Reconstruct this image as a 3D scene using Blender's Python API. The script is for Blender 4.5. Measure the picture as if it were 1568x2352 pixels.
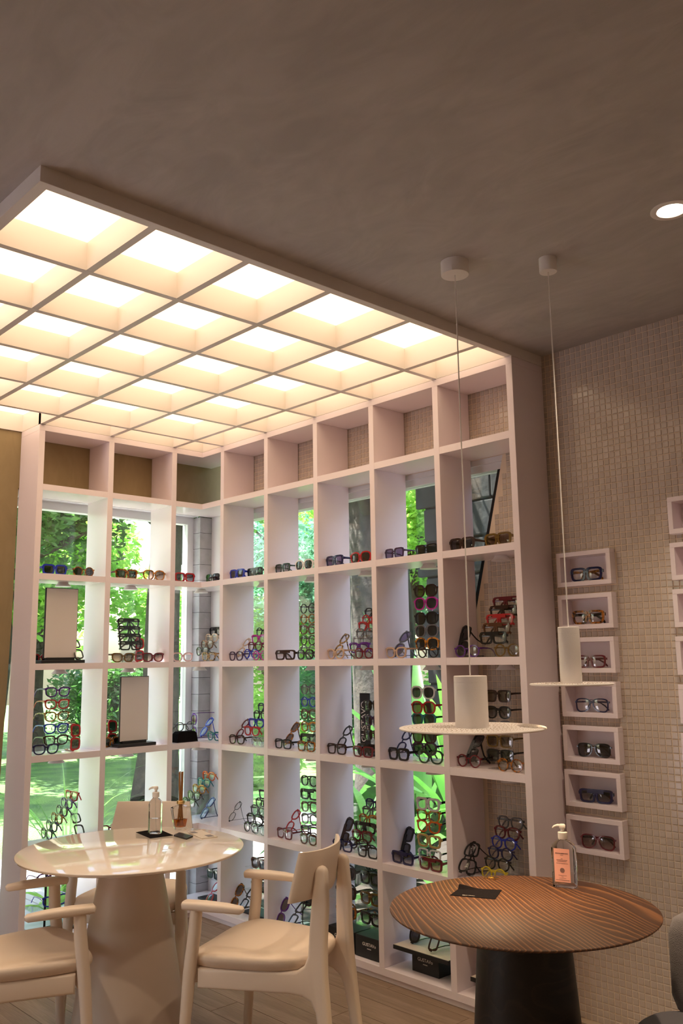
import bpy, bmesh, math, random
import numpy as np
from mathutils import Matrix, Vector, Euler
random.seed(7); np.random.seed(7)
SC = bpy.context.scene
for ob in list(bpy.data.objects): bpy.data.objects.remove(ob)
COL = SC.collection
PI = math.pi

# ------------------------------------------------------------------ camera
CAM = Vector((4.80059, -3.31546, 1.45949)); FPX = 2019.96
AR = Vector((0.6822337, 0.73099192, -0.01442194)); AU = Vector((0.13053293, -0.10237028, 0.98614476)); AF = Vector((-0.71938747, 0.67466372, 0.16525897))
cd = bpy.data.cameras.new('camera'); cam = bpy.data.objects.new('camera', cd); COL.objects.link(cam)
cd.sensor_width = 36; cd.sensor_fit = 'AUTO'; cd.lens = FPX / 2352 * 36; cd.clip_start = .05; cd.clip_end = 200
m = Matrix.Identity(4)
for i in range(3): m[i][0] = AR[i]; m[i][1] = AU[i]; m[i][2] = -AF[i]; m[i][3] = CAM[i]
cam.matrix_world = m
SC.camera = cam
# ------------------------------------------------------------------ world, sun, exposure
w = bpy.data.worlds.new('world'); SC.world = w; w.use_nodes = True
wn = w.node_tree.nodes; wl = w.node_tree.links
bg = wn['Background']
sky = wn.new('ShaderNodeTexSky'); sky.sky_type = 'NISHITA'; sky.sun_disc = False; sky.sun_elevation = math.radians(58); sky.sun_rotation = math.radians(130); sky.air_density = 1.6; sky.dust_density = 2.5
wl.new(sky.outputs[0], bg.inputs[0]); bg.inputs[1].default_value = 0.48
sl = bpy.data.lights.new('sun', 'SUN'); sl.energy = 26; sl.angle = .012; sl.color = (1, .96, .88)
sun = bpy.data.objects.new('sun', sl); COL.objects.link(sun)
SUNDIR = Vector((-.42, -.17, .89)).normalized()
sun.rotation_euler = SUNDIR.to_track_quat('Z', 'Y').to_euler(); sun.location = (-6, -6, 12)
SC.cycles.transparent_max_bounces = 40; SC.cycles.max_bounces = 10; SC.cycles.diffuse_bounces = 5
SC.view_settings.view_transform = 'Standard'; SC.view_settings.look = 'None'
SC.view_settings.exposure = 0.75; SC.view_settings.gamma = 1; SC.view_settings.use_curve_mapping = False

# ------------------------------------------------------------------ pixel rays
def ray(x, y): return AF + AR * ((x - 784) / FPX) - AU * ((y - 1176) / FPX)
def atz(x, y, z): d = ray(x, y); return CAM + d * ((z - CAM.z) / d.z)
def aty(x, y, Y): d = ray(x, y); return CAM + d * ((Y - CAM.y) / d.y)
def atx(x, y, X): d = ray(x, y); return CAM + d * ((X - CAM.x) / d.x)
def pj(p):
    D = Vector(p) - CAM; z = D.dot(AF); return 784 + FPX * D.dot(AR) / z, 1176 - FPX * D.dot(AU) / z, z

# ------------------------------------------------------------------ materials
MATS = {}
def new_mat(name):
    mt = bpy.data.materials.new(name); mt.use_nodes = True
    nt = mt.node_tree; nt.nodes.clear(); out = nt.nodes.new('ShaderNodeOutputMaterial')
    MATS[name] = mt
    return mt, nt, out
def pbr(name, col, rough=.5, metal=0, spec=.5, noise=None, bump=0, bscale=40, coat=0):
    mt, nt, out = new_mat(name); n = nt.nodes; l = nt.links
    b = n.new('ShaderNodeBsdfPrincipled'); l.new(b.outputs[0], out.inputs[0])
    b.inputs['Base Color'].default_value = (*col, 1); b.inputs['Roughness'].default_value = rough; b.inputs['Metallic'].default_value = metal
    b.inputs['Specular IOR Level'].default_value = spec; b.inputs['Coat Weight'].default_value = coat
    if noise:
        c2, sc, lo, hi = noise
        tc = n.new('ShaderNodeTexCoord'); t = n.new('ShaderNodeTexNoise'); t.inputs['Scale'].default_value = sc; t.inputs['Detail'].default_value = 5
        r = n.new('ShaderNodeValToRGB'); r.color_ramp.elements[0].position = lo; r.color_ramp.elements[1].position = hi
        r.color_ramp.elements[0].color = (*col, 1); r.color_ramp.elements[1].color = (*c2, 1)
        l.new(tc.outputs['Object'], t.inputs['Vector']); l.new(t.outputs[0], r.inputs[0]); l.new(r.outputs[0], b.inputs['Base Color'])
    if bump:
        tc = n.new('ShaderNodeTexCoord'); t = n.new('ShaderNodeTexNoise'); t.inputs['Scale'].default_value = bscale; t.inputs['Detail'].default_value = 6
        bp = n.new('ShaderNodeBump'); bp.inputs['Strength'].default_value = bump; bp.inputs['Distance'].default_value = .01
        l.new(tc.outputs['Object'], t.inputs['Vector']); l.new(t.outputs[0], bp.inputs['Height']); l.new(bp.outputs[0], b.inputs['Normal'])
    return mt
def glassy(name, tint, gloss=.06, rough=.02, dens=None):
    """thin transparent sheet: tinted see-through plus a sharp surface reflection"""
    mt, nt, out = new_mat(name); n = nt.nodes; l = nt.links
    tr = n.new('ShaderNodeBsdfTransparent'); tr.inputs[0].default_value = (*tint, 1)
    gl = n.new('ShaderNodeBsdfGlossy'); gl.inputs['Roughness'].default_value = rough
    fr = n.new('ShaderNodeFresnel'); geo = n.new('ShaderNodeNewGeometry'); mi = n.new('ShaderNodeMapRange')
    mi.inputs[3].default_value = 1.45; mi.inputs[4].default_value = 1 / 1.45; l.new(geo.outputs['Backfacing'], mi.inputs[0]); l.new(mi.outputs[0], fr.inputs['IOR'])   # same reflectance from either side of a thin sheet
    ad = n.new('ShaderNodeMath'); ad.operation = 'ADD'; ad.use_clamp = True; ad.inputs[1].default_value = gloss - .03
    mx = n.new('ShaderNodeMixShader')
    l.new(fr.outputs[0], ad.inputs[0]); l.new(ad.outputs[0], mx.inputs[0]); l.new(tr.outputs[0], mx.inputs[1]); l.new(gl.outputs[0], mx.inputs[2]); l.new(mx.outputs[0], out.inputs[0])
    return mt
def grad_lens(name, top, bot, zh=.045):
    mt = glassy(name, top, .08, .02); nt = mt.node_tree; n = nt.nodes; l = nt.links
    tr = [x for x in n if x.type == 'BSDF_TRANSPARENT'][0]
    tc = n.new('ShaderNodeTexCoord'); sp = n.new('ShaderNodeSeparateXYZ'); mr = n.new('ShaderNodeMapRange'); mr.inputs[1].default_value = 0; mr.inputs[2].default_value = 1
    mx = n.new('ShaderNodeMix'); mx.data_type = 'RGBA'
    l.new(tc.outputs['Generated'], sp.inputs[0]); l.new(sp.outputs[2], mr.inputs[0]); l.new(mr.outputs[0], mx.inputs[0])
    mx.inputs[6].default_value = (*bot, 1); mx.inputs[7].default_value = (*top, 1); l.new(mx.outputs[2], tr.inputs[0])
    return mt
def emis(name, col, s):
    mt, nt, out = new_mat(name); e = nt.nodes.new('ShaderNodeEmission'); e.inputs[0].default_value = (*col, 1); e.inputs[1].default_value = s
    nt.links.new(e.outputs[0], out.inputs[0]); return mt
def leafmat(name, c1, c2, sc=3.0, tl=.45):
    mt, nt, out = new_mat(name); n = nt.nodes; l = nt.links
    tc = n.new('ShaderNodeTexCoord'); t = n.new('ShaderNodeTexNoise'); t.inputs['Scale'].default_value = sc; t.inputs['Detail'].default_value = 6
    r = n.new('ShaderNodeValToRGB'); r.color_ramp.elements[0].position = .35; r.color_ramp.elements[1].position = .65
    r.color_ramp.elements[0].color = (*c1, 1); r.color_ramp.elements[1].color = (*c2, 1)
    d = n.new('ShaderNodeBsdfDiffuse'); k = n.new('ShaderNodeBsdfTranslucent'); mx = n.new('ShaderNodeMixShader'); mx.inputs[0].default_value = tl
    g = n.new('ShaderNodeBsdfGlossy'); g.inputs['Roughness'].default_value = .35; m2 = n.new('ShaderNodeMixShader'); m2.inputs[0].default_value = .06
    l.new(tc.outputs['Object'], t.inputs['Vector']); l.new(t.outputs[0], r.inputs[0]); l.new(r.outputs[0], d.inputs[0]); l.new(r.outputs[0], k.inputs[0])
    l.new(d.outputs[0], mx.inputs[1]); l.new(k.outputs[0], mx.inputs[2]); l.new(mx.outputs[0], m2.inputs[1]); l.new(g.outputs[0], m2.inputs[2]); l.new(m2.outputs[0], out.inputs[0])
    return mt
M = MATS
pbr('shelf_white', (.885, .785, .83), .22, spec=.5)
pbr('panel_white', (.80, .74, .70), .4)
pbr('alu_white', (.78, .77, .80), .35)
pbr('lamp_white', (.84, .79, .77), .55, bump=.15, bscale=350)
pbr('puck_white', (.80, .76, .76), .4)
pbr('chair_white', (.82, .69, .58), .45)
pbr('seat_fabric', (.80, .66, .54), .75, bump=.1, bscale=500)
pbr('table_white', (.90, .81, .73), .06, spec=.6, coat=.3)
pbr('table_base', (.66, .55, .47), .4)
pbr('black_plastic', (.012, .012, .014), .4)
pbr('black_card', (.012, .011, .012), .55)
pbr('black_cloth', (.008, .006, .007), .95, spec=.08, bump=.3, bscale=300)
pbr('tray_top', (.66, .58, .50), .6)
pbr('print_white', (.85, .82, .80), .6)
pbr('print_black', (.01, .01, .012), .5)
pbr('grey_fabric', (.24, .22, .235), .95, bump=.4, bscale=400)
pbr('dark_metal', (.02, .02, .022), .35, metal=.6)
pbr('gold', (.75, .5, .2), .25, metal=1)
pbr('reed', (.38, .17, .05), .7)
pbr('pump_white', (.85, .80, .77), .3)
pbr('label_pink', (.85, .42, .34), .6)
pbr('label_ink', (.22, .12, .11), .6)
pbr('mirror', (.74, .68, .66), .35)  # flat pale satin painted in place of the mirror's reflection
pbr('concrete', (.52, .50, .53), .9, noise=((.38, .37, .39), 9, .35, .7), bump=.35, bscale=60)
pbr('wall_plain', (.60, .55, .49), .8, bump=.05, bscale=8)
pbr('wall_white', (.78, .75, .76), .6)
pbr('bark', (.045, .036, .029), .95, noise=((.016, .012, .010), 9, .35, .65), bump=1, bscale=25)
pbr('dark_stone', (.014, .013, .012), .95, noise=((.005, .005, .005), 4, .35, .65), bump=1, bscale=9)
pbr('deck_board', (.46, .44, .44), .8, noise=((.45, .43, .42), 5, .3, .7))
pbr('soil', (.030, .022, .016), .95, bump=1, bscale=20)
pbr('grout', (.80, .66, .52), .9)
pbr('pavement', (.50, .44, .50), .9, noise=((.42, .37, .42), 2, .3, .7))  # lilac grey chosen to tint the light it bounces indoors
glassy('pane', (.97, .985, .98), .05)
glassy('acrylic', (.97, .98, .985), .09)
mt, nt, out = new_mat('clear_glass'); g_ = nt.nodes.new('ShaderNodeBsdfGlass'); g_.inputs['IOR'].default_value = 1.2; g_.inputs['Roughness'].default_value = 0; g_.inputs['Color'].default_value = (.97, .975, .98, 1); nt.links.new(g_.outputs[0], out.inputs[0])
glassy('liquid_clear', (.98, .965, .96), .08)
glassy('liquid_amber', (.80, .42, .07), .10)
emis('panel_light', (1.0, .725, .46), 1.75)
emis('downlight_glow', (1, .85, .66), 9)
emis('pendant_glow', (1, .74, .45), 12)
def mat_plaster(name, c1, c2, scale, bump):
    mt, nt, out = new_mat(name); n = nt.nodes; l = nt.links
    b = n.new('ShaderNodeBsdfPrincipled'); l.new(b.outputs[0], out.inputs[0]); b.inputs['Roughness'].default_value = .62; b.inputs['Specular IOR Level'].default_value = .35
    tc = n.new('ShaderNodeTexCoord'); n1 = n.new('ShaderNodeTexNoise'); n1.inputs['Scale'].default_value = scale; n1.inputs['Detail'].default_value = 3; n1.inputs['Distortion'].default_value = 2.2
    mp = n.new('ShaderNodeMapping'); mp.inputs['Scale'].default_value = (1, 2.1, 1); mp.inputs['Rotation'].default_value = (0, 0, .5)
    n2 = n.new('ShaderNodeTexNoise'); n2.inputs['Scale'].default_value = scale * 3.2; n2.inputs['Detail'].default_value = 8; n2.inputs['Distortion'].default_value = 3.5
    mx = n.new('ShaderNodeMath'); mx.operation = 'MULTIPLY_ADD'; mx.inputs[1].default_value = .4
    sc = n.new('ShaderNodeMath'); sc.operation = 'MULTIPLY'; sc.inputs[1].default_value = .6
    r = n.new('ShaderNodeValToRGB'); r.color_ramp.elements[0].position = .38; r.color_ramp.elements[1].position = .62
    r.color_ramp.elements[0].color = (*c1, 1); r.color_ramp.elements[1].color = (*c2, 1)
    bp = n.new('ShaderNodeBump'); bp.inputs['Strength'].default_value = bump; bp.inputs['Distance'].default_value = .02
    l.new(tc.outputs['Object'], mp.inputs[0]); l.new(mp.outputs[0], n1.inputs['Vector']); l.new(mp.outputs[0], n2.inputs['Vector'])
    l.new(n1.outputs[0], sc.inputs[0]); l.new(n2.outputs[0], mx.inputs[0]); l.new(sc.outputs[0], mx.inputs[2])
    l.new(mx.outputs[0], r.inputs[0]); l.new(r.outputs[0], b.inputs['Base Color']); l.new(mx.outputs[0], bp.inputs['Height']); l.new(bp.outputs[0], b.inputs['Normal'])
    return mt
mat_plaster('ceiling_plaster', (.44, .41, .40), (.54, .50, .485), .9, .3)
mat_plaster('khaki_plaster', (.30, .225, .115), (.35, .265, .14), 1.1, .08)
def mat_tile(name):
    mt, nt, out = new_mat(name); n = nt.nodes; l = nt.links
    b = n.new('ShaderNodeBsdfPrincipled'); l.new(b.outputs[0], out.inputs[0]); b.inputs['Roughness'].default_value = .12; b.inputs['Coat Weight'].default_value = .2
    g = n.new('ShaderNodeNewGeometry'); r = n.new('ShaderNodeValToRGB')
    r.color_ramp.elements[0].color = (.52, .44, .38, 1); r.color_ramp.elements[1].color = (.60, .51, .445, 1)
    l.new(g.outputs['Random Per Island'], r.inputs[0]); l.new(r.outputs[0], b.inputs['Base Color'])
    return mt
mat_tile('mosaic')
def mat_wood(name, c1, c2, c3, axis_rot, scale, rough=.45, ring=14, freq=0.0, along=.075):
    mt, nt, out = new_mat(name); n = nt.nodes; l = nt.links
    b = n.new('ShaderNodeBsdfPrincipled'); l.new(b.outputs[0], out.inputs[0]); b.inputs['Roughness'].default_value = rough
    tc = n.new('ShaderNodeTexCoord'); mr_ = n.new('ShaderNodeMapping'); mr_.inputs['Rotation'].default_value = (0, 0, axis_rot); l.new(tc.outputs['Object'], mr_.inputs[0]); mp = n.new('ShaderNodeMapping'); mp.inputs['Scale'].default_value = (scale * along, scale, scale)
    oi = n.new('ShaderNodeObjectInfo'); cmb = n.new('ShaderNodeVectorMath'); cmb.operation = 'ADD'
    ml = n.new('ShaderNodeMath'); ml.operation = 'MULTIPLY'; ml.inputs[1].default_value = 37.0
    cx = n.new('ShaderNodeCombineXYZ'); l.new(oi.outputs['Random'], ml.inputs[0]); l.new(ml.outputs[0], cx.inputs[0]); l.new(ml.outputs[0], cx.inputs[1])
    l.new(mr_.outputs[0], mp.inputs[0]); l.new(mp.outputs[0], cmb.inputs[0]); l.new(cx.outputs[0], cmb.inputs[1])
    ns = n.new('ShaderNodeTexNoise'); ns.inputs['Scale'].default_value = 1.1; ns.inputs['Detail'].default_value = 2
    l.new(cmb.outputs[0], ns.inputs['Vector'])
    mu = n.new('ShaderNodeMath'); mu.operation = 'MULTIPLY'; mu.inputs[1].default_value = ring; l.new(ns.outputs[0], mu.inputs[0])
    sx_ = n.new('ShaderNodeSeparateXYZ'); l.new(mr_.outputs[0], sx_.inputs[0])
    ma = n.new('ShaderNodeMath'); ma.operation = 'MULTIPLY_ADD'; ma.inputs[1].default_value = freq; l.new(sx_.outputs[1], ma.inputs[0]); l.new(mu.outputs[0], ma.inputs[2])
    fr = n.new('ShaderNodeMath'); fr.operation = 'FRACT'; l.new(ma.outputs[0], fr.inputs[0])
    r = n.new('ShaderNodeValToRGB'); e = r.color_ramp.elements
    e[0].position = 0; e[0].color = (*c1, 1); e[1].position = 1; e[1].color = (*c1, 1)
    k = e.new(.62); k.color = (*c2, 1); k = e.new(.88); k.color = (*c3, 1)
    l.new(fr.outputs[0], r.inputs[0])
    f2 = n.new('ShaderNodeTexNoise'); f2.inputs['Scale'].default_value = 30; f2.inputs['Detail'].default_value = 4; mp2 = n.new('ShaderNodeMapping'); mp2.inputs['Scale'].default_value = (.35, 9, 9)
    l.new(mr_.outputs[0], mp2.inputs[0]); l.new(mp2.outputs[0], f2.inputs['Vector'])
    mx = n.new('ShaderNodeMix'); mx.data_type = 'RGBA'; mx.blend_type = 'MULTIPLY'; mx.inputs[0].default_value = .55
    r2 = n.new('ShaderNodeValToRGB'); r2.color_ramp.elements[0].position = .35; r2.color_ramp.elements[1].position = .65; r2.color_ramp.elements[0].color = (.55, .52, .5, 1); r2.color_ramp.elements[1].color = (1.1, 1.1, 1.1, 1)
    l.new(f2.outputs[0], r2.inputs[0]); l.new(r.outputs[0], mx.inputs[6]); l.new(r2.outputs[0], mx.inputs[7]); l.new(mx.outputs[2], b.inputs['Base Color'])
    bp = n.new('ShaderNodeBump'); bp.inputs['Strength'].default_value = .15; bp.inputs['Distance'].default_value = .003; l.new(fr.outputs[0], bp.inputs['Height']); l.new(bp.outputs[0], b.inputs['Normal'])
    return mt
mat_wood('brown_wood', (.058, .021, .008), (.085, .032, .011), (.25, .105, .037), math.radians(33), 3.2, .5, ring=20, freq=62, along=.22)
mat_wood('dark_wood', (.012, .008, .007), (.018, .011, .009), (.03, .018, .014), PI / 2, 5, .5)
mat_wood('floor_wood', (.25, .17, .115), (.29, .20, .14), (.33, .23, .165), 0, 3, .5, ring=6, freq=12)
def mat_lawn():
    mt, nt, out = new_mat('lawn'); n = nt.nodes; l = nt.links
    b = n.new('ShaderNodeBsdfPrincipled'); l.new(b.outputs[0], out.inputs[0]); b.inputs['Roughness'].default_value = .9
    tc = n.new('ShaderNodeTexCoord'); t = n.new('ShaderNodeTexNoise'); t.inputs['Scale'].default_value = 2.2; t.inputs['Detail'].default_value = 10
    r = n.new('ShaderNodeValToRGB'); r.color_ramp.elements[0].position = .35; r.color_ramp.elements[1].position = .65
    r.color_ramp.elements[0].color = (.07, .17, .05, 1); r.color_ramp.elements[1].color = (.20, .38, .09, 1)
    t2 = n.new('ShaderNodeTexNoise'); t2.inputs['Scale'].default_value = 60; bp = n.new('ShaderNodeBump'); bp.inputs['Strength'].default_value = 1; bp.inputs['Distance'].default_value = .05
    l.new(tc.outputs['Object'], t.inputs[0]); l.new(tc.outputs['Object'], t2.inputs[0]); l.new(t.outputs[0], r.inputs[0]); l.new(r.outputs[0], b.inputs['Base Color']); l.new(t2.outputs[0], bp.inputs['Height']); l.new(bp.outputs[0], b.inputs['Normal'])
mat_lawn()
leafmat('leaf_dark', (.03, .10, .035), (.10, .26, .05), 1.6, .5)
leafmat('leaf_mid', (.07, .24, .04), (.24, .52, .08), 1.6, .5)
leafmat('leaf_light', (.20, .48, .06), (.50, .78, .16), 1.6, .5)
leafmat('leaf_teal', (.05, .19, .13), (.16, .42, .22), 1.6, .5)

# ------------------------------------------------------------------ mesh builder
class MB:
    def __init__(s): s.v = []; s.f = []
    def add(s, vs, fs):
        o = len(s.v); s.v += [tuple(p) for p in vs]; s.f += [tuple(i + o for i in f) for f in fs]; return s
    def box(s, x0, x1, y0, y1, z0, z1, c=0.0, mat=None):
        if x0 > x1: x0, x1 = x1, x0
        if y0 > y1: y0, y1 = y1, y0
        if z0 > z1: z0, z1 = z1, z0
        if c <= 0:
            vs = [(x, y, z) for x in (x0, x1) for y in (y0, y1) for z in (z0, z1)]
            fs = [(0, 1, 3, 2), (4, 6, 7, 5), (0, 4, 5, 1), (2, 3, 7, 6), (0, 2, 6, 4), (1, 5, 7, 3)]
        else:
            bm = bmesh.new(); bmesh.ops.create_cube(bm, size=1)
            for v in bm.verts: v.co = ((x0 + x1) / 2 + v.co.x * (x1 - x0), (y0 + y1) / 2 + v.co.y * (y1 - y0), (z0 + z1) / 2 + v.co.z * (z1 - z0))
            bmesh.ops.bevel(bm, geom=list(bm.edges), offset=c, segments=2, profile=.5, affect='EDGES')
            bm.verts.index_update(); vs = [tuple(v.co) for v in bm.verts]; fs = [tuple(v.index for v in f.verts) for f in bm.faces]; bm.free()
        if mat is not None: vs = [tuple(mat @ Vector(p)) for p in vs]
        return s.add(vs, fs)
    def lathe(s, prof, n=48, c=(0, 0, 0), cap0=True, cap1=True):
        vs = []; fs = []
        for (r, z) in prof:
            for k in range(n):
                a = 2 * PI * k / n; vs.append((c[0] + r * math.cos(a), c[1] + r * math.sin(a), c[2] + z))
        for i in range(len(prof) - 1):
            for k in range(n):
                k2 = (k + 1) % n; fs.append((i * n + k, i * n + k2, (i + 1) * n + k2, (i + 1) * n + k))
        if cap0: fs.append(tuple(reversed(range(n))))
        if cap1: fs.append(tuple((len(prof) - 1) * n + k for k in range(n)))
        return s.add(vs, fs)
    def loft(s, rings, cap=True):
        n = len(rings[0]); vs = [p for r in rings for p in r]; fs = []
        for i in range(len(rings) - 1):
            for k in range(n):
                k2 = (k + 1) % n; fs.append((i * n + k, i * n + k2, (i + 1) * n + k2, (i + 1) * n + k))
        if cap: fs.append(tuple(reversed(range(n)))); fs.append(tuple((len(rings) - 1) * n + k for k in range(n)))
        return s.add(vs, fs)
    def tube(s, pts, rad, n=8, up=(0, 0, 1), ex=2.0):
        """sweep an (a,b) superellipse section along pts; rad = list of (a,b) or r"""
        pts = [Vector(p) for p in pts]; rings = []
        if not isinstance(rad, (list, tuple)) or (len(rad) == 2 and len(pts) != 2): rad = [rad] * len(pts)
        for i, p in enumerate(pts):
            t = (pts[min(i + 1, len(pts) - 1)] - pts[max(i - 1, 0)]).normalized()
            U = Vector(up); sd = t.cross(U)
            if sd.length < 1e-4: sd = t.cross(Vector((1, 0, 0)))
            sd.normalize(); uu = sd.cross(t).normalized()
            r = rad[i]; a, b = (r, r) if not isinstance(r, (list, tuple)) else r
            ring = []
            for k in range(n):
                th = 2 * PI * (k + .5) / n; c, q = math.cos(th), math.sin(th)
                cc = math.copysign(abs(c) ** (2 / ex), c); ss = math.copysign(abs(q) ** (2 / ex), q)
                ring.append(p + sd * (a * cc) + uu * (b * ss))
            rings.append(ring)
        return s.loft(rings)
    def mesh(s, name, smooth=False, angle=35):
        me = bpy.data.meshes.new(name); me.from_pydata([tuple(v) for v in s.v], [], s.f); me.update()
        bm = bmesh.new(); bm.from_mesh(me); bmesh.ops.recalc_face_normals(bm, faces=bm.faces); bm.to_mesh(me); bm.free()
        if smooth:
            me.polygons.foreach_set('use_smooth', [True] * len(me.polygons)); me.set_sharp_from_angle(angle=math.radians(angle))
        return me
    def obj(s, name, mat, parent=None, smooth=False, angle=35, loc=None):
        return link(name, s.mesh(name, smooth, angle), mat, parent, loc)
def link(name, me, mat=None, parent=None, loc=None, rot=None):
    o = bpy.data.objects.new(name, me); COL.objects.link(o)
    if mat and me is not None:
        if not me.materials: me.materials.append(MATS[mat])
        elif me.materials[0] != MATS[mat]: o.material_slots[0].link = 'OBJECT'; o.material_slots[0].material = MATS[mat]
    if parent: o.parent = parent
    if loc is not None: o.location = loc
    if rot is not None: o.rotation_euler = rot
    return o
def tag(o, label, cat, group=None, kind=None):
    o['label'] = label; o['category'] = cat
    if group: o['group'] = group
    if kind: o['kind'] = kind
    return o
def struct(o, label=None, cat=None):
    o['kind'] = 'structure'
    if label: o['label'] = label
    if cat: o['category'] = cat
    return o
def empty(name, loc=(0, 0, 0), rz=0.0):
    o = bpy.data.objects.new(name, None); COL.objects.link(o); o.location = loc; o.rotation_euler = (0, 0, rz); o.empty_display_size = .05; return o
def text_mesh(txt, size, extrude=.0004):
    cu = bpy.data.curves.new('lettering', 'FONT'); cu.body = txt; cu.size = size; cu.extrude = extrude; cu.align_x = 'CENTER'; cu.align_y = 'CENTER'; cu.resolution_u = 3
    o = bpy.data.objects.new('lettering', cu); COL.objects.link(o)
    dg = bpy.context.evaluated_depsgraph_get(); me = bpy.data.meshes.new_from_object(o.evaluated_get(dg))
    bpy.data.objects.remove(o); bpy.data.curves.remove(cu); return me

# ------------------------------------------------------------------ dimensions (metres; corner of the room at the origin)
D = .2373; D2 = .2419; T = .0332; XV = [.4549 + .43 * k for k in range(6)]; XO = XV[5] + T / 2
YA = {1: -2.0146, 2: -1.6591, 3: -1.292, 4: -.8694, 5: -.4419}; YP = -2.3857
ZT = 2.7642; ZS = {1: 2.4321, 2: 1.9421, 3: 1.4603, 4: .9842, 5: .5187, 6: .0599}
ZC = 2.813; ZD = 2.866
XMAX = 6.6; YMIN = -5.2; GZ = -.10
ROWZ = {1: ZS[2], 2: ZS[3], 3: ZS[4], 4: ZS[5], 5: ZS[6]}

# ------------------------------------------------------------------ room shell
def boxobj(name, mat, *a, parent=None, c=0): return MB().box(*a, c=c).obj(name, mat, parent)
floor = MB().box(-.2, XMAX, YMIN, .12, -.12, -.012).obj('floor', 'black_card'); struct(floor, 'light brown wood plank floor', 'floor')
PW = .142; PL = 1.35
for j in range(int((0 - YMIN) / PW) + 1):
    off = (j * .47) % PL; x = -PL + off
    while x < XMAX:
        x0, x1 = max(x, 0), min(x + PL, XMAX)
        if x1 - x0 > .02:
            y1 = -j * PW; y0 = max(y1 - PW, YMIN)
            p = MB().box(-(x1 - x0) / 2 + .0012, (x1 - x0) / 2 - .0012, -(y1 - y0) / 2 + .0012, (y1 - y0) / 2 - .0012, -.012, random.uniform(-.0006, 0)).obj('plank', 'floor_wood', floor, loc=((x0 + x1) / 2, (y0 + y1) / 2, 0))
        x += PL
ce = MB()
ce.box(XO - .003, XMAX, YMIN, .12, ZC, ZC + .2).box(-.2, XO - .003, YMIN, YP + .003, ZC, ZC + .2)
ce.box(-.2, XO - .003, YP + .003, .12, ZD + .012, ZC + .2)
ceiling = ce.obj('ceiling', 'ceiling_plaster'); struct(ceiling, 'grey trowelled plaster ceiling', 'ceiling')
# unseen window added in the wall behind the camera to let in cool daylight
SFZ = 2.4
struct(boxobj('wall_right', 'wall_plain', XMAX, XMAX + .1, YMIN, .12, 0, ZC), 'plain plaster wall', 'wall')
GX0, GX1 = .5, 1.4
wf = MB().box(-.2, GX0, YMIN - .1, YMIN, 0, ZC).box(GX1, XMAX, YMIN - .1, YMIN, 0, ZC).box(GX0, GX1, YMIN - .1, YMIN, SFZ, ZC)
struct(wf.obj('wall_front', 'wall_plain'), 'plain plaster wall with an added window opening', 'wall')
# left wall (x=0) : khaki plaster with window opening y -1.33..-.09
WY0, WY1, WZ = -1.3086, -.085, 2.40
def prism_x(x0, x1, poly):   # poly in (y,z)
    n = len(poly); b = MB(); vs = [(x0, *p) for p in poly] + [(x1, *p) for p in poly]
    fs = [tuple(range(n)), tuple(range(n, 2 * n))] + [(i, (i + 1) % n, n + (i + 1) % n, n + i) for i in range(n)]
    return b.add(vs, fs)
def prism_y(y0, y1, poly):   # poly in (x,z)
    n = len(poly); b = MB(); vs = [(p[0], y0, p[1]) for p in poly] + [(p[0], y1, p[1]) for p in poly]
    fs = [tuple(range(n)), tuple(range(n, 2 * n))] + [(i, (i + 1) % n, n + (i + 1) % n, n + i) for i in range(n)]
    return b.add(vs, fs)
wlft = prism_x(-.16, 0, [(YMIN, 0), (WY0 - .05, 0), (WY0 - .004, 1.75), (WY0 - .004, WZ + .04), (.10, WZ + .04), (.10, ZC), (YMIN, ZC)])
struct(wlft.obj('wall_left', 'khaki_plaster'), 'khaki plaster wall around the tall window', 'wall')
pil = struct(boxobj('trim_1', 'dark_stone', -.155, -.003, WY1 + .003, .10, GZ, 2.40), 'board-formed concrete corner pillar', 'pillar')
for i in range(24):
    z0 = GZ + .002 + i * .104; z1 = min(z0 + .1018, 2.40)
    MB().box(-.158 + random.random() * .002, random.uniform(-.002, .001), WY1 - random.random() * .002, .004, z0, z1, c=.0012).obj('concrete_course', 'concrete', pil)
# back wall (y=0): grout substrate, mosaic tiles, white strip by the corner
EDGE = [(2.17, 0), (2.17, 1.62), (2.378, 2.40)]
wb = MB()
def addp(b, q): b.add(q.v, q.f)
addp(wb, prism_y(0, .10, [(.30, 2.40), (2.378, 2.40), (2.378, ZC), (.30, ZC)]))
BW, BH = .257, .146
BOX1 = [(2.664 - .0035 * i, 1.898 - BH - .181 * i) for i in range(7)]; BOX2 = [(3.184 - .003 * i, 2.071 - BH - .181 * i) for i in range(7)]
addp(wb, prism_y(0, .10, [(2.17, 0), (2.63, 0), (2.63, ZC), (2.378, ZC), (2.378, 2.40), (2.17, 1.62)]))
wb.box(2.93, 3.155, 0, .10, 0, ZC).box(3.45, XMAX, 0, .10, 0, ZC)
for (c0, c1, bl) in ((2.63, 2.93, BOX1), (3.155, 3.45, BOX2)):
    zprev = 0
    for (bx_, bz_) in sorted(bl, key=lambda q: q[1]):
        wb.box(c0, c1, 0, .10, zprev, bz_).box(c0, bx_, 0, .10, bz_, bz_ + BH).box(bx_ + BW, c1, 0, .10, bz_, bz_ + BH).box(bx_, bx_ + BW, .06, .10, bz_, bz_ + BH); zprev = bz_ + BH
    wb.box(c0, c1, 0, .10, zprev, ZC)
wall_back = wb.obj('wall_back', 'grout'); struct(wall_back, 'wall of small glossy beige mosaic tiles', 'wall')
struct(boxobj('wall_corner', 'wall_white', 0, .30, .004, .10, 0, 2.44), 'white wall strip beside the corner pillar', 'wall')
TP = .0266
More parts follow.
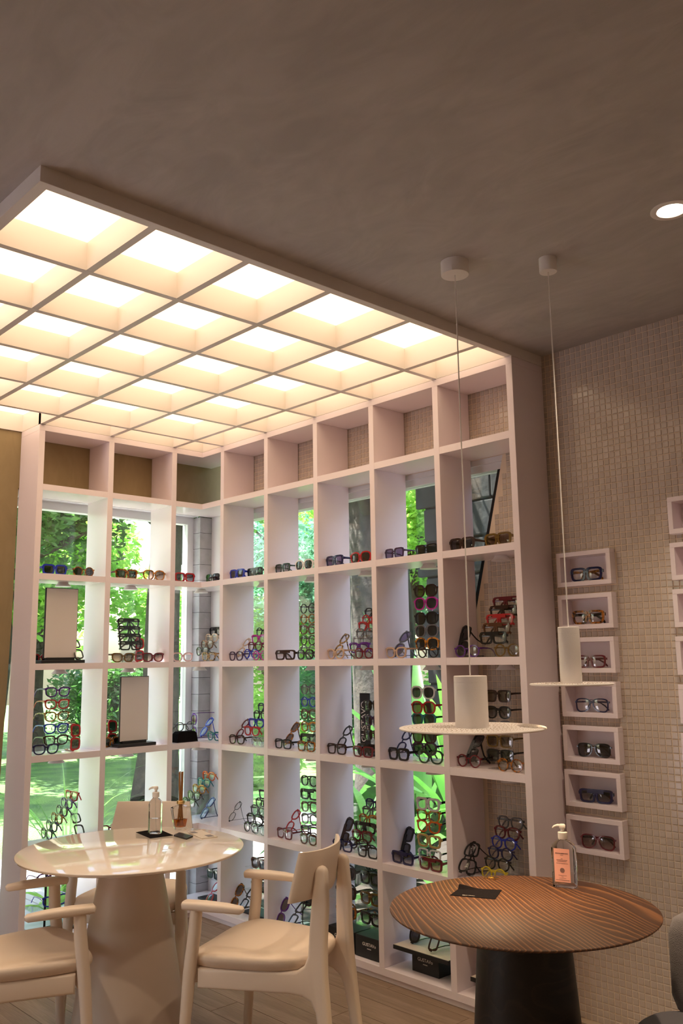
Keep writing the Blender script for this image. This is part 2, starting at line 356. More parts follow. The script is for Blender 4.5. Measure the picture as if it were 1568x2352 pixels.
def tile_geo(x, z, tilt=True):
    h = TP / 2 - .0016; bv = .0014; y0 = -.0004; y1 = -.0024
    a = [(x - h, y0, z - h), (x + h, y0, z - h), (x + h, y0, z + h), (x - h, y0, z + h)]; q = h - bv; ty = [random.uniform(-.00022, .00022) for _ in range(2)]
    c = [(x - q, y1 + ty[0], z - q), (x + q, y1 + ty[0], z - q + 0), (x + q, y1 + ty[1], z + q), (x - q, y1 + ty[1], z + q)]
    return a + c, [(4, 5, 6, 7), (0, 1, 5, 4), (1, 2, 6, 5), (2, 3, 7, 6), (3, 0, 4, 7)]
cand = []; rest = MB()
nx = int((XMAX - .32) / TP); nz = int(ZC / TP)
for i in range(nx):
    for k in range(nz):
        x = .32 + (i + .5) * TP; z = ZC - (k + .5) * TP
        if any(q[0] + TP * .2 < x < q[0] + BW - TP * .2 and q[1] + TP * .2 < z < q[1] + BH - TP * .2 for q in BOX1 + BOX2): continue
        if z < 2.415 and x < 2.39:
            e = 2.185 if z < 1.62 else 2.185 + (z - 1.62) * (.208 / .78)
            if x < e + .012: continue
        if x < XO - .02 and z > ZT: continue
        px, py, dp = pj((x, 0, z))
        inside = 1348 < px < 1575 and 1620 < py < 2350 and ((px - 1208) / 318) ** 2 + ((py - 2097) / 92) ** 2 > 1 and not (px < 1460 and py < 1990) and not (px > 1535)
        if inside: cand.append((dp, x, z))
        else: rest.add(*tile_geo(x, z))
cand.sort()
for q, (dp, x, z) in enumerate(cand):
    vs, fs = tile_geo(x, z)
    if q < 300: MB().add(vs, fs).obj('tile', 'mosaic', wall_back)
    else: rest.add(vs, fs)
me = bpy.data.meshes.new('mosaic_tiles'); me.from_pydata(rest.v, [], rest.f); me.update()
mo = link('mosaic_tiles', me, 'mosaic', wall_back); mo['kind'] = 'stuff'

# windows
def frame_bar(b, p0, p1, wd, dp):
    b.tube([p0, p1], [(wd, dp), (wd, dp)], n=4, ex=2)
win1 = empty('window_1', (-.12, -.7, 0)); struct(win1, 'tall garden window in the khaki wall', 'window')
def pbox(name, mat, par, *a, c=0):
    o = MB().box(*a, c=c).obj(name, mat); o.parent = par; o.matrix_parent_inverse = Matrix.Translation(par.location).inverted(); return o
WX = -.14
pbox('window_frame', 'alu_white', win1, WX, WX + .06, WY0 - .06, WY1, 2.352, 2.40)
pbox('window_frame', 'alu_white', win1, WX + .03, -.02, WY0 - .004, WY1, 2.40, 2.438, c=.002)
pbox('window_frame', 'alu_white', win1, WX, WX + .06, WY1 - .045, WY1 - .001, GZ, 2.352)
pbox('window_frame', 'alu_white', win1, WX, WX + .06, WY0 - .07, WY1 - .045, GZ, GZ + .05)
pbox('pane', 'pane', win1, WX + .025, WX + .031, WY0 - .06, WY1 - .045, GZ + .05, 2.352)
win2 = empty('window_2', (1.2, .05, 0)); struct(win2, 'wide garden window in the tiled wall', 'window')
pbox('window_frame', 'alu_white', win2, .30, 2.37, .02, .085, 2.338, 2.372)
pbox('window_frame', 'alu_white', win2, .30, 2.376, .005, .095, 2.372, 2.3995)
pbox('window_frame', 'alu_white', win2, .301, .345, .02, .085, GZ, 2.338)
pbox('window_frame', 'alu_white', win2, .345, 2.165, .02, .085, GZ, GZ + .05)
o = prism_y(.02, .085, [(2.135, GZ), (2.168, GZ), (2.168, 1.62), (2.365, 2.338), (2.33, 2.338), (2.135, 1.625)]).obj('window_frame', 'dark_metal'); o.parent = win2; o.matrix_parent_inverse = Matrix.Translation(win2.location).inverted()
o = prism_y(.048, .054, [(.345, GZ + .05), (2.135, GZ + .05), (2.135, 1.625), (2.33, 2.338), (.345, 2.338)]).obj('pane', 'pane'); o.parent = win2; o.matrix_parent_inverse = Matrix.Translation(win2.location).inverted()
win4 = empty('added_window', (1.5, YMIN - .05, 0)); struct(win4, 'unseen window added on the entrance side for cool daylight', 'window')  # out-of-view window added as a daylight source
pbox('pane', 'pane', win4, GX0, GX1, YMIN - .055, YMIN - .049, 0, SFZ)
for xx in (GX0 + .02, GX1 - .02): pbox('window_frame', 'alu_white', win4, xx - .02, xx + .02, YMIN - .08, YMIN - .02, 0, SFZ)
# threshold slabs under the windows
struct(boxobj('trim_2', 'concrete', -.16, 0, YMIN, WY1, GZ - .1, -.0125), 'concrete threshold under the window', 'trim')

# ------------------------------------------------------------------ shelving
def rel(o, par):
    o.parent = par; o.matrix_parent_inverse = Matrix.Translation(par.location).inverted(); return o
SHR = empty('display_shelving', (1.5, -.12, 0)); tag(SHR, 'long white cube shelving wing along the tiled wall', 'shelving')
SHL = empty('display_shelving', (.12, -.9, 0)); tag(SHL, 'short white cube shelving wing in front of the tall garden window', 'shelving')
BV = .0012
for k in range(6):
    rel(boxobj('side_panel' if k == 5 else 'divider', 'shelf_white', XV[k] - T / 2, XV[k] + T / 2, -D, -.006, ZS[6], ZT - T, c=BV), SHR)
YL = [YA[3], YA[4], YA[5]]
for k in range(3):
    rel(boxobj('side_panel' if k == 0 else 'divider', 'shelf_white', .002, D2, YL[k] - T / 2, YL[k] + T / 2, ZS[6], ZT - T, c=BV), SHL)
e = .0006
for s in range(1, 7):
    z1 = ZS[s]; z0 = z1 - T
    if s < 6:
        for k in range(5): rel(boxobj('shelf_board', 'shelf_white', XV[k] + T / 2, XV[k + 1] - T / 2, -D + e, -.006, z0, z1), SHR)
        rel(boxobj('shelf_board', 'shelf_white', .003, XV[0] - T / 2, -D + e, -.006, z0, z1), SHR)
        for k in range(2): rel(boxobj('shelf_board', 'shelf_white', .003, D2 - e, YL[k] + T / 2, YL[k + 1] - T / 2, z0, z1), SHL)
        rel(boxobj('shelf_board', 'shelf_white', .003, D2 - e, YL[2] + T / 2, -D, z0, z1), SHL)
rel(boxobj('bottom_board', 'shelf_white', .003, XO, -D, -.006, ZS[6] - T, ZS[6], c=BV), SHR)
rel(boxobj('bottom_board', 'shelf_white', .003, D2, YL[0] - T / 2, -D, ZS[6] - T, ZS[6], c=BV), SHL)
rel(boxobj('plinth', 'shelf_white', D2 - .02, XO - .012, -D + .012, -.02, 0, ZS[6] - T), SHR)
rel(boxobj('plinth', 'shelf_white', .02, D2 - .012, YL[0] + .01, -D, 0, ZS[6] - T), SHL)
rel(boxobj('top_board', 'shelf_white', .003, XO, -D, -.006, ZT - T, ZT, c=BV), SHR)
rel(boxobj('top_board', 'shelf_white', .003, D2, YL[0] - T / 2, -D, ZT - T, ZT, c=BV), SHL)

# ------------------------------------------------------------------ coffered light panel
LP = empty('coffered_light_panel', (1.3, -1.2, ZT)); tag(LP, 'large warm glowing coffered light panel on the ceiling', 'ceiling light')
TB = .026
def lpb(name, *a, mat='panel_white', c=0): return rel(boxobj(name, mat, *a, c=c), LP)
lpb('frame_board', XO - T, XO, YP + .031, -.004, ZT + .001, ZD, c=.001)
lpb('frame_board', 0.002, XO, YP, YP + T, ZT + .001, ZD, c=.001)
lpb('frame_board', .002, .012, YP + T, YL[0] - T / 2, ZT + .001, ZD)
lpb('frame_board', D2 - .018, D2, YL[0] - T / 2, -D, ZT + .001, ZD)
lpb('frame_board', .002, D2, YL[0] - T / 2, YL[0] + T / 2, ZT + .001, ZD)
lpb('frame_board', D2, XO - T, -D, -D + .018, ZT + .001, ZD)
for k in range(5): lpb('slat', XV[k] - TB / 2, XV[k] + TB / 2, YP + T, -D, ZT + .001, ZD - .001)
for a in (1, 2): lpb('slat', .012, XO - T, YA[a] - TB / 2, YA[a] + TB / 2, ZT + .0016, ZD - .001)
for a in (3, 4, 5): lpb('slat', D2, XO - T, YA[a] - TB / 2, YA[a] + TB / 2, ZT + .0016, ZD - .001)
ysx = [YP + T / 2, YA[1], YA[2], YA[3], YA[4], YA[5], -D + .009]
for j in range(6):
    xs = [(.006 if j < 3 else D2 - .009)] + XV[:5] + [XO - T / 2]
    for i in range(6): lpb('diffuser', xs[i], xs[i + 1], ysx[j], ysx[j + 1], ZD, ZD + .006, mat='panel_light')

# ------------------------------------------------------------------ pendants and downlight
def pendant(x, y, zd, zt, rc, rd, rcan, hc, label, energy):
    t = empty('pendant_lamp', (x, y, zd)); tag(t, label, 'pendant lamp', 'pendant lamps over the brown table')
    MB().lathe([(rcan - .001, 0), (rcan, .0015), (rcan, hc)], 40).obj('ceiling_canopy', 'lamp_white', t, True, loc=(0, 0, ZC - hc - zd))
    MB().lathe([(.0022, zt - zd), (.0022, ZC - hc - zd)], 10).obj('cord', 'lamp_white', t, True)
    h = zt - zd
    b = MB().lathe([(rc - .004, .0), (rc - .001, .0), (rc, .002), (rc, h * .87), (rc - .0008, h * .872), (rc - .0008, h * .876), (rc, h * .878), (rc, h - .002), (rc - .002, h)], 48)
    b.obj('lamp_body', 'lamp_white', t, True)
    d = MB().lathe([(rc * .5, -.0035), (rd - .003, -.0045), (rd, -.002), (rd - .001, .0008), (rd - .004, .0015), (rc * .5, .0005)], 72, cap0=False, cap1=False)
    disc = d.obj('disc_shade', 'lamp_white', t, True)
    hl = MB()
    rr = rc + .02
    while rr < rd - .012:
        n = int(2 * PI * rr / .016)
        for q in range(n):
            a = 2 * PI * q / n + rr * 40; hl.lathe([(.0016, .0), (.0016, .0018)], 6, (rr * math.cos(a), rr * math.sin(a), 0), cap0=False)
        rr += .013
    hl.obj('perforations', 'table_base', disc)
    MB().lathe([(.001, -.001), (rc * .48, -.001)], 32, cap0=False, cap1=False).obj('bulb_glass', 'pendant_glow', t)
    li = bpy.data.lights.new('pendant_light', 'SPOT'); li.energy = energy; li.color = (1, .72, .42); li.spot_size = math.radians(95); li.spot_blend = .8; li.shadow_soft_size = .03
    lo = bpy.data.objects.new('pendant_light', li); COL.objects.link(lo); lo.parent = t; lo.location = (0, 0, -.01)
pendant(2.985, -1.058, 1.240, 1.402, .053, .232, .048, .048, 'white cylinder pendant lamp with a wide perforated disc', 15)
pendant(3.216, -.838, 1.373, 1.552, .034, .131, .03, .05, 'slimmer white cylinder pendant lamp with a small disc', 8)
def downlight(x, y, label, e=9):
    t = empty('recessed_downlight', (x, y, ZC)); tag(t, label, 'downlight')
    MB().lathe([(.062, 0), (.062, -.003), (.055, -.0055), (.044, -.004), (.041, .0)], 40, cap0=False, cap1=False).obj('trim_ring', 'lamp_white', t, True)
    MB().lathe([(.001, -.002), (.041, -.001)], 32, cap0=False, cap1=False).obj('lamp_glass', 'downlight_glow', t)
    li = bpy.data.lights.new('downlight_light', 'SPOT'); li.energy = e; li.color = (1, .78, .55); li.spot_size = math.radians(110); li.spot_blend = .7; li.shadow_soft_size = .04
    lo = bpy.data.objects.new('downlight_light', li); COL.objects.link(lo); lo.parent = t; lo.location = (0, 0, -.012)
p = atz(1541, 482, ZC); downlight(p.x, p.y, 'round recessed ceiling spotlight near the tiled wall', 40)
for (x_, y_, lb) in ((2.35, -3.0, 'added unseen ceiling spotlight in front of the light panel'), (3.9, -2.75, 'added unseen ceiling spotlight over the middle of the room'), (5.3, -1.0, 'added unseen ceiling spotlight in the far corner by the tiles'), (3.4, -4.3, 'added unseen ceiling spotlight near the entrance')): downlight(x_, y_, lb, 34)  # out-of-view spotlights added for warm light on the shelf fronts

# ------------------------------------------------------------------ tables
def round_table(x, y, R, zt, th, top_mat, base_mat, prof, label, rot=0):
    t = empty('round_table', (x, y, 0), rot); tag(t, label, 'table')
    MB().lathe([(R - .03, zt - th), (R - .006, zt - th * .55), (R - .001, zt - .003), (R - .002, zt - .0008), (R - .004, zt)], 96).obj('table_top', top_mat, t, True, 30)
    MB().lathe(prof, 64).obj('table_base', base_mat, t, True, 50)
    return t
round_table(1.579, -1.449, .437, .74, .018, 'table_white', 'table_base', [(.225, 0), (.226, .004), (.206, .15), (.187, .30), (.162, .45), (.136, .58), (.120, .66), (.111, .71), (.107, .723)], 'round white gloss pedestal table with a conical base')
round_table(3.168, -1.086, .387, .74, .014, 'brown_wood', 'dark_wood', [(.178, 0), (.172, .1), (.160, .3), (.145, .5), (.132, .68), (.128, .727)], 'round brown wood-grain pedestal table with a dark conical base')

# ------------------------------------------------------------------ white armchairs
def extr_x(x0, x1, poly, bev):
    bm = bmesh.new(); vs = [bm.verts.new((x0, *p)) for p in poly]; f = bm.faces.new(vs)
    r = bmesh.ops.extrude_face_region(bm, geom=[f]); bmesh.ops.translate(bm, verts=[v for v in r['geom'] if isinstance(v, bmesh.types.BMVert)], vec=(x1 - x0, 0, 0))
    bmesh.ops.recalc_face_normals(bm, faces=bm.faces)
    ed = [e_ for e_ in bm.edges if abs(e_.verts[0].co.x - e_.verts[1].co.x) < 1e-6]
    bmesh.ops.bevel(bm, geom=ed, offset=bev, segments=3, profile=.5, affect='EDGES', clamp_overlap=True)
    bm.verts.index_update(); b = MB(); b.v = [tuple(v.co) for v in bm.verts]; b.f = [tuple(v.index for v in g.verts) for g in bm.faces]; bm.free(); return b
def arc(cx, cz, r, a0, a1, n=7): return [(cx + r * math.cos(math.radians(a0 + (a1 - a0) * i / n)), cz + r * math.sin(math.radians(a0 + (a1 - a0) * i / n))) for i in range(n + 1)]
CH = {}
def chair_meshes():
    SH, AH = .466, .648
    # side frame: back leg and seat rail in one flowing piece (y forward = -y)
    top = [(-.205, .435), (.10, .432)] + [(.155, .436), (.182, .452), (.195, .48)] + [(.198, .56), (.204, .64), (.212, .69)] + arc(.234, .705, .022, 170, 10, 6) + [(.262, .62), (.259, .52), (.262, .42), (.278, .25), (.305, 0)]
    bot = [(.270, 0), (.240, .22), (.222, .31), (.205, .342), (.175, .358), (.13, .364), (-.205, .372)]
    CH['side'] = {}
    for s in (-1, 1):
        b = extr_x(-.017, .017, top + bot, .011)
        sv = []
        for (x, y, z) in b.v:
            f_ = min(1, max(0, (y + .205) / .44)); xx = s * (.222 - .095 * f_) + x - s * max(0, z - .45) * .10 + s * max(0, .43 - z) * .03 * f_; sv.append((xx, y - .035 * f_, z + max(0, z - .5) * .16))
        b.v = sv; CH['side'][s] = b.mesh('side_frame', True, 40)
    CH['fleg'] = {}
    CH['arm'] = {}
    for s in (-1, 1):
        CH['fleg'][s] = MB().tube([(s * .246, -.262, 0), (s * .243, -.25, .2), (s * .239, -.232, .42), (s * .235, -.216, .55), (s * .233, -.212, AH - .022)], [.015, .018, .022, .022, .021], 14, up=(0, 1, 0)).mesh('front_leg', True, 50)
        pts = [(s * .233, -.262, AH - .014), (s * .233, -.256, AH - .013), (s * .233, -.18, AH - .012), (s * .232, -.10, AH - .013), (s * .230, -.043, AH - .016), (s * .230, -.034, AH - .017)]
        CH['arm'][s] = MB().tube(pts, [(.016, .008), (.026, .0145), (.027, .0155), (.024, .0145), (.019, .012), (.010, .006)], 20, ex=3.2).mesh('armrest', True, 50)
    CH['foot'] = MB().lathe([(.014, 0), (.0155, .004), (.0155, .006)], 12).mesh('foot_pad', True)
    # backrest: curved trapezoid plate
    nu, nv, th = 22, 8, .0105; rings = []
    def bp(sx, vv, side):
        hw = .200 - .028 * vv; x = sx * hw; yb = .168 + .03 * vv - .048 * abs(sx) ** 2.2; z = .652 + .158 * vv + .006 * sx * sx
        return x, yb, z
    b = MB(); front = []; back = []
    for i in range(nu + 1):
        sx = -1 + 2 * i / nu
        for j in range(nv + 1):
            vv = j / nv; rx = 1; ev = min(1, min(vv, 1 - vv) * 7 + .25); es = min(1, (1 - abs(sx)) * 9 + .25); t_ = th * min(ev, es) ** .5
            x, y, z = bp(sx, vv, 0); front.append((x, y - t_, z)); back.append((x, y + t_, z))
    n = nv + 1; vs = front + back; o_ = len(front); fs = []
    for i in range(nu):
        for j in range(nv):
            a = i * n + j; fs.append((a, a + n, a + n + 1, a + 1)); fs.append((o_ + a, o_ + a + 1, o_ + a + n + 1, o_ + a + n))
    for i in range(nu):
        a = i * n; fs.append((a, o_ + a, o_ + a + n, a + n)); a = i * n + nv; fs.append((a, a + n, o_ + a + n, o_ + a))
    for j in range(nv):
        fs.append((j, j + 1, o_ + j + 1, o_ + j)); a = nu * n + j; fs.append((a, o_ + a, o_ + a + 1, a + 1))
    CH['back'] = b.add(vs, fs).mesh('backrest', True, 60)
    # seat
    def plan(scale, z, dz=1):
        ring = []
        for k in range(56):
            a = 2 * PI * k / 56; c, s_ = math.cos(a), math.sin(a); n_ = 3.4
            c2 = math.copysign(abs(c) ** (2 / n_), c); s2 = math.copysign(abs(s_) ** (2 / n_), s_)
            y = -.055 + .235 * s2 * scale; f = (y + .29) / .47; hw = .262 - .092 * f
            x = hw * c2 * scale
            ring.append((x, y, z + dz * (.014 * (abs(x) / .25) ** 2 - .012 * max(0, -y - .2) / .09 + .006 * f)))
        return ring
    b = MB().loft([plan(.2, SH - .040, 0), plan(.85, SH - .040, 0), plan(.955, SH - .034, .6), plan(.995, SH - .022), plan(1, SH - .012), plan(.985, SH - .004), plan(.94, SH - .0005), plan(.8, SH - .001), plan(.5, SH - .004), plan(.12, SH - .006)])
    CH['seat'] = b.mesh('seat', True, 60)
    CH['apron'] = MB().box(-.225, .225, -.236, -.212, .385, .432, c=.004).mesh('front_apron')
    CH['screw'] = MB().lathe([(.0045, 0), (.0045, .002), (.002, .0025)], 10).mesh('screw')
chair_meshes()
def armchair(x, y, fx, fy, label):
    """fx,fy = facing direction"""
    rz = math.atan2(fx, -fy)
    t = empty('armchair', (x, y, 0), rz); tag(t, label, 'chair', 'white armchairs around the white table')
    link('seat', CH['seat'], 'seat_fabric', t); link('backrest', CH['back'], 'chair_white', t); link('front_apron', CH['apron'], 'chair_white', t)
    for s in (-1, 1):
        link('side_frame', CH['side'][s], 'chair_white', t); link('front_leg', CH['fleg'][s], 'chair_white', t); link('armrest', CH['arm'][s], 'chair_white', t)
        link('foot_pad', CH['foot'], 'black_plastic', t, (s * .246, -.262, -.001))
        link('screw', CH['screw'], 'dark_metal', t, (s * .10, .178, .775), (-PI / 2, 0, 0))
    return t
armchair(2.205, -1.205, -.898, -.439, 'white armchair seen side-on, its back towards the shelving bays')
armchair(1.165, -1.155, .665, -.747, 'white armchair tucked under the white table in front of the window')
armchair(1.60, -1.96, .26, .965, 'white armchair facing the window, its backrest out of sight')

# grey upholstered chair beside the brown table
gc = empty('upholstered_chair', (3.70, -.85, 0), math.radians(22)); tag(gc, 'dark grey upholstered chair beside the brown table', 'chair')
def pad(name, w_, d_, z0, z1, y0, n_=4, par=gc, tilt=0):
    rings = []
    for q, sc in ((0, .80), (.06, .93), (.2, 1), (.8, 1), (.94, .93), (1, .8)):
        ring = []
        for k in range(40):
            a = 2 * PI * k / 40; c, s_ = math.cos(a), math.sin(a)
            ring.append((w_ / 2 * sc * math.copysign(abs(c) ** (2 / n_), c), y0 + d_ / 2 * sc * math.copysign(abs(s_) ** (2 / n_), s_) + tilt * (z0 + (z1 - z0) * q), z0 + (z1 - z0) * q))
        rings.append(ring)
    return MB().loft(rings).obj(name, 'grey_fabric', par, True, 60)
pad('seat', .60, .54, .34, .45, -.04); pad('backrest', .42, .10, .43, .70, .16, 3.2, tilt=.12)
for sx in (-1, 1):
    for sy in (-1, 1): MB().tube([(sx * .21, sy * .20, 0), (sx * .18, sy * .17, .37)], [.012, .017], 10).obj('leg', 'dark_metal', gc, True)

# ------------------------------------------------------------------ eyewear
pal = dict(black=(.012, .012, .014), dark_green=(.02, .045, .025), navy=(.015, .015, .07), blue=(.02, .035, .42), red=(.42, .02, .025), maroon=(.13, .012, .02), purple=(.10, .02, .22),
           magenta=(.45, .02, .30), beige=(.55, .38, .27), pink=(.70, .45, .45), white=(.72, .70, .72), brown=(.10, .04, .02), teal=(.02, .16, .18), orange=(.65, .10, .015), yellow=(.55, .42, .03), dark_brown=(.035, .016, .012), olive=(.13, .075, .015), dark_purple=(.045, .02, .06), grey=(.12, .12, .14), gold=(.5, .33, .12))
for k, c in pal.items(): pbr('frame_' + k, c, .16, spec=.6)
pbr('frame_tortoiseshell', (.025, .010, .005), .16, noise=((.40, .14, .02), 70, .42, .60))
pbr('frame_leopard', (.03, .014, .006), .16, noise=((.45, .27, .10), 90, .42, .55))
pbr('frame_amber', (.10, .03, .008), .16, noise=((.55, .22, .03), 50, .40, .58))
glassy('frame_clear', (.80, .80, .84), .22)
glassy('lens_clear', (.93, .94, .95), .10); glassy('lens_dark', (.045, .045, .055), .10); glassy('lens_brown', (.16, .10, .07), .10); glassy('lens_purple', (.22, .17, .30), .10); glassy('lens_green', (.06, .09, .07), .10)
grad_lens('lens_grad', (.03, .03, .04), (.40, .38, .40)); grad_lens('lens_brown_grad', (.05, .035, .03), (.62, .45, .36))
STY = {  # half lens width and height, exponent, rim, depth, bridge, shape
    'square': (.0255, .0205, 4.2, .0060, .0055, .018, 'trap'), 'round': (.0235, .0225, 2.0, .0050, .005, .019, ''), 'chunky': (.0255, .0205, 4.0, .0086, .0065, .015, 'trap'),
    'cat-eye': (.0265, .0205, 2.6, .0066, .0055, .016, 'cat'), 'aviator': (.0285, .0235, 2.9, .0046, .0045, .016, 'avi'), 'pantos': (.0240, .0215, 2.6, .0058, .0055, .018, 'trap'),
    'oversized': (.0290, .0245, 2.5, .0066, .0055, .014, 'trap'), 'flat-top': (.0270, .0195, 4.6, .0078, .0065, .013, 'trap'), 'wire': (.0240, .0215, 2.3, .0022, .0025, .019, '')}
GM = {}
def outline(sty, grow=0.0, n=30):
    a, b, ex, rim, dp, br, mod = STY[sty]; out = []
    for k in range(n):
        th = 2 * PI * k / n; c, s_ = math.cos(th), math.sin(th)
        x = (a + grow) * math.copysign(abs(c) ** (2 / ex), c); z = (b + grow) * math.copysign(abs(s_) ** (2 / ex), s_)
        if mod == 'trap': x *= 1 + .07 * z / b
        if mod == 'cat': z += .22 * b * max(0, x / a) ** 2 * (1 if z > 0 else .35); x *= 1 + .05 * z / b
        if mod == 'avi':
            x *= 1 + .10 * z / b
            if z < 0: x += .10 * a * (-z / b); z *= 1 + .10 * x / a
        out.append((x, z))
    return out
def glasses_meshes(sty):
    if sty in GM: return GM[sty]
    a, b, ex, rim, dp, br, mod = STY[sty]; n = 30; cx = a + br / 2 + rim * .35
    inn = outline(sty); outr = outline(sty, rim); zmin = min(z for x, z in outr); z0 = -zmin; g = MB()
    for s in (-1, 1):
        wrap = lambda x: .0045 * (abs(x) / .07) ** 2
        rings = []
        for (pts, yy, k_) in ((inn, -.35 * dp, 0), (outr, -.30 * dp, 0), (outr, .6 * dp, 0), (inn, .6 * dp, 0)):
            rings.append([(s * (cx + x), yy + wrap(cx + x), z + z0) for x, z in pts])
        vs = [p for r in rings for p in r]; fs = []
        for i in range(4):
            for k in range(n):
                k2 = (k + 1) % n; j = (i + 1) % 4; fs.append((i * n + k, i * n + k2, j * n + k2, j * n + k))
        g.add(vs, fs)
        # end piece
        W = cx + a + rim; ze = z0 + b * (.52 if mod != 'cat' else .85); hh = max(.0028, rim * .75)
        g.box(s * (W - rim * 1.2), s * (W + .004), -.2 * dp + .004, dp + .008, ze - hh, ze + hh)
    zb = z0 + b * .38; hb = max(.0016, rim * .62)
    g.tube([(x, .0004 - .1 * dp, zb + .0025 * math.cos(x / (br) * PI)) for x in np.linspace(-br / 2 - rim * .5, br / 2 + rim * .5, 5)], [(dp * .42, hb)] * 5, 6, ex=3)
    if sty == 'aviator': g.tube([(-br * .9, 0, z0 + b * .86), (0, -.001, z0 + b * .9), (br * .9, 0, z0 + b * .86)], [.0013] * 3, 6)
    if sty == 'flat-top': g.box(-cx, cx, -.35 * dp, .5 * dp, z0 + b * .55, z0 + b + rim)
    front = g.mesh('frame_front', True, 40)
    lens = {}
    for s in (-1, 1):
        pts = outline(sty, .0004); m_ = MB(); mid = outline(sty, -.009)
        vs = [(s * (cx + x), .0045 * ((cx + x) / .07) ** 2, z + z0) for x, z in pts] + [(s * (cx + x), -.0012 + .0045 * ((cx + x) / .07) ** 2, z + z0) for x, z in mid]
        fs = [(k, (k + 1) % n, n + (k + 1) % n, n + k) for k in range(n)] + [tuple(range(n, 2 * n))]
        lens[s] = m_.add(vs, fs).mesh('lens', True, 60)
    W = cx + a + rim + .002; ze = z0 + b * (.52 if mod != 'cat' else .85); h0 = max(.0022, rim * .72); tx = .0019 if sty != 'wire' else .001
    drop = ze - .004
    pts = [(0, .006, 0), (0, .03, .0005), (0, .07, 0), (0, .100, -.004), (0, .118, -drop * .45), (0, .134, -drop * .98 + .001)]
    hs = [h0, h0 * .95, h0 * .75, h0 * .75, h0 * .85, h0 * .8]
    temple = MB().tube(pts, [(tx, h) for h in hs], 8, ex=3).mesh('temple', True, 50)
    arr = lambda me_: np.array([v.co for v in me_.vertices])
    GM[sty] = dict(front=front, lens=lens, temple=temple, W=W, ze=ze, H=z0 + b + rim, va=arr(front), vt=arr(temple), zb=zb)
    return GM[sty]
LABELS = {}
CNT = [0]
def glasses(sty, col, lens, loc, yaw=0.0, mode='stand', label='', group='eyewear on the shelves', sit=True, fold=0.0, temple_col=None, tilt=0.0, bounds=None):
    G = glasses_meshes(sty); CNT[0] += 1
    t = empty('sunglasses' if lens not in ('clear',) else 'eyeglasses', loc)
    fl = fr = math.radians(fold)
    if mode == 'lean': fl = fr = math.radians(fold or 38)
    if mode == 'lean':
        al = fl
        R_ = Matrix.Rotation(-PI / 2, 4, 'Y')            # local +x -> world +z
        L_ = Matrix.Rotation(-al, 4, 'X')                 # top leans towards +y
        Rm = Matrix.Rotation(yaw, 4, 'Z') @ L_ @ R_
    elif mode == 'upright': Rm = Matrix.Rotation(yaw, 4, 'Z') @ Matrix.Rotation(-PI / 2, 4, 'Y')
    else: Rm = Matrix.Rotation(yaw, 4, 'Z') @ Matrix.Rotation(-math.radians(tilt), 4, 'X')
    hinge = {}
    for s, f_ in ((1, fr), (-1, fl)):
        hinge[s] = Matrix.Translation((s * G['W'], .004, G['ze'])) @ Matrix.Rotation(s * f_, 4, 'Z')
    if sit:
        h1 = lambda a_, m_: (np.c_[a_, np.ones(len(a_))] @ np.array(m_).T)[:, :3]
        av = np.concatenate([h1(G['va'], Rm)] + [h1(G['vt'], Rm @ hinge[s]) for s in (1, -1)]); lo_, hi_ = av.min(0), av.max(0)
        lx, ly = loc[0], loc[1]
        if bounds:      # keep the piece between the dividers and the back of its bay
            lx += max(0, bounds[0] - (lx + lo_[0])); lx -= max(0, lx + hi_[0] - bounds[1]); ly -= max(0, ly + hi_[1] - bounds[3]); ly += max(0, bounds[2] - (ly + lo_[1]))
        loc = (lx, ly, loc[2] - lo_[2] + .0004)
    t.matrix_world = Matrix.Translation(loc) @ Rm
    link('frame_front', G['front'], 'frame_' + col, t)
    for s in (-1, 1):
        link('lens', G['lens'][s], 'lens_' + lens, t)
        o = link('temple', G['temple'], 'frame_' + (temple_col or col), t); o.matrix_local = hinge[s]
    cn = col.replace('_', ' '); kind = 'eyeglasses' if lens == 'clear' else 'sunglasses'
    adj = {'lean': ' leaning on one side', 'upright': ' standing on end'}.get(mode, '')
    lb = f'{cn} {sty} {kind}{adj} {label}'
    LABELS.setdefault(lb, []).append(t)
    tag(t, lb, kind, group)
    return t
BAY = {'R1': 'first long-wing bay', 'R2': 'second long-wing bay', 'R3': 'third long-wing bay', 'R4': 'fourth long-wing bay', 'R5': 'fifth long-wing bay', 'C': 'corner bay', 'L1': 'outer window bay', 'L2': 'inner window bay'}
ROWN = {1: 'on upper shelf', 2: 'on second shelf', 3: 'on third shelf', 4: 'on fourth shelf', 5: 'on bottom shelf'}
def bay_bounds(cell):
    if cell[0] == 'R':
        k = int(cell[1]); return (XV[k - 1] + T / 2 + .002, XV[k] - T / 2 - .002, -D - .01, -.008 if k == 5 else .04)
    if cell == 'C': return (.003, XV[0] - T / 2 - .002, YL[2] + T / 2 + .002, 0.0)
    k = int(cell[1]); return (-.095, D2 + .01, YL[k - 1] + T / 2 + .002, YL[k] - T / 2 - .002)
def place(cell, px, py, dep):
    """front-edge-relative plane for the bay; returns a point on it and the yaw of things that face the room"""
    if cell[0] == 'L': return atx(px, py, D2 - dep), -PI / 2 + PI   # faces +x
    return aty(px, py, -D + dep), 0.0
